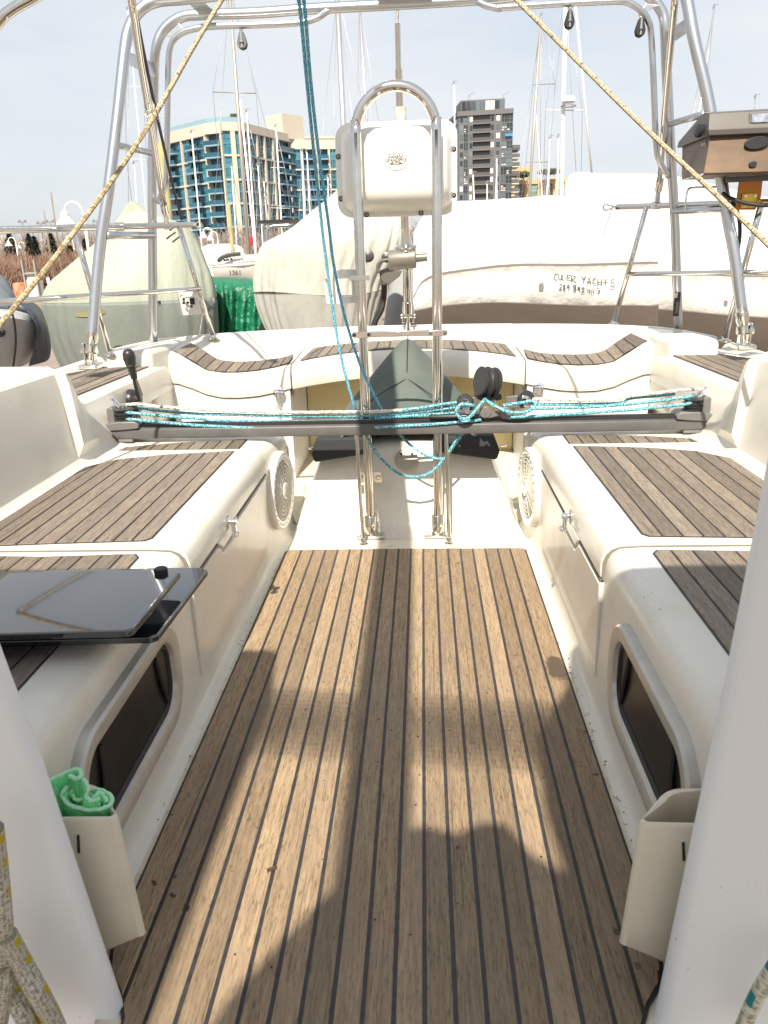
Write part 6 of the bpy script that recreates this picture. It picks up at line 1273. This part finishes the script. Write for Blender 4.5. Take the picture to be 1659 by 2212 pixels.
MT = dict(back=CHAR, wall=CHAR, glass=DGL, dark=pbr('tower dark glass', (.02, .026, .032), .15, spec=.8, rnd=.4), mull=DMUL, slab=DSL, rail=pbr('tower rail', (.09, .085, .085), .4, rnd=.2), lit=LITW)
tw_ = thing('apartment_building', 'charcoal apartment tower right of the instrument pod', 'building', (at(1050, 500, Y=240).x, 250, GZ))
zt2 = at(1050, 239, Y=238).z; zb2 = zt2-1.2-13*2.2
p0, p1, p2 = xp(955, 268), xp(992, 238), xp(1107, 236)
facade(tw_, p0, p1, zt2, zb2, 13, [('W', 10), ('G', 12), ('W', 10)], MT, 1.2, blind=.6)
facade(tw_, p1, p2, zt2, zb2, 13, [('W', 10), ('G', 9), ('P', 2), ('W', 9), ('B', 36), ('W', 9), ('P', 2), ('W', 11), ('P', 2), ('G', 11), ('G', 12)], MT, 1.2, blind=.45)
zz = at(1000, 217, Y=240).z
MB().prism([xp(985, 250)+(zt2,), xp(995, 240)+(zt2,), xp(1089, 239)+(zt2,), xp(1089, 255)+(zt2,)], (0, 0, zz-zt2)).build('penthouse', MT['back'], tw_, smooth=0)
for k in range(9): 
    a = Vector(xp(997+10.2*k, 238.8)+(0,)); MB().prism([(a.x, 238.8, zt2+.3), (a.x+1.1, 238.8, zt2+.3), (a.x+1.1, 238.8, zz-.5), (a.x, 238.8, zz-.5)], (0, -.15, 0)).build('window', random.choice([DGL, DGL, LITW, MT['dark']]), tw_, smooth=0)
for f in range(10):
    z = zb2+f*2.2; a = xp(1105, 238)
    b_ = MB().prism([(a[0], 238, z), (a[0]+2.4, 238, z), (a[0]+2.4, 246, z), (a[0], 246, z)], (0, 0, .28)).build('balcony', LITW if f % 3 else DSL, tw_, smooth=0)
    MB().prism([(a[0], 237.9, z+.28), (a[0]+2.4, 237.9, z+.28), (a[0]+2.4, 237.9, z+1.2), (a[0], 237.9, z+1.2)], (0, .1, 0)).build('railing', MT['rail'], b_, smooth=0)
MB().box((xp(1099, 236)[0], 235.5, at(1099, 292, Y=236).z), (2.0, .4, .6)).build('blue_banner', pbr('blue banner', (.03, .25, .65), .5), tw_, smooth=0)
cr = MB()
for x in (1013, 1087): 
    p = at(x, 216, Y=245); cr.tube([p, p+Vector((0, 0, 1.2)), p+Vector((1.6, 0, 2.0))], .09, 5, 1)
cr.build('davit', WIREM, tw_)
for lab, x0, x1, y0, Y, mat, nf, corn in (('low tan building with pale green windows beyond the brown mast', 1106, 1205, 388, 290, TAN, 4, 1.4), ('orange tan stepped block beside the charcoal tower', 1112, 1152, 362, 320, TAN, 6, 1.6), ('tan end block close to the radar mast', 1186, 1250, 384, 310, TAN, 5, 1.4)):
    zt3 = at((x0+x1)/2, y0, Y=Y).z; t = thing('apartment_building', lab, 'building', (at((x0+x1)/2, 430, Y=Y).x, Y, GZ))
    MM = dict(back=TAN, wall=mat, glass=TGL, dark=DGL, mull=pbr('green mullion', (.25, .33, .28), .5), slab=TAN, rail=TGL, lit=LITW)
    facade(t, xp(x0, Y), xp(x1, Y), zt3, zt3-corn-nf*2.3, nf, [('P', 3), ('G', 8), ('P', 3), ('G', 8), ('P', 4), ('G', 8), ('P', 3)], MM, corn)
random.seed(5)
for k, (x, y, w_, lab) in enumerate(((1188, 380, 30, 'bare bush clump on top of the low tan building'), (1130, 386, 14, 'small dark bush by the orange tan block'))):
    p = at(x, y, Y=286); m = MB(); kk_ = 286/1680
    for i in range(500):
        q = p+Vector((random.gauss(0, w_*kk_*.3), random.gauss(0, 1.5), random.gauss(0, 3*kk_*.6)+1.0)); s = Vector((random.uniform(.1, .35), 0, random.uniform(-.3, .3))); b = len(m.V); m.V += [q-s, q+s, q+s*.3+Vector((0, 0, .7)), q-s*.3+Vector((0, 0, .7))]; m._f((b, b+1, b+2, b+3))
    tag(m.build('bush', CG1, smooth=0), lab, 'bush')
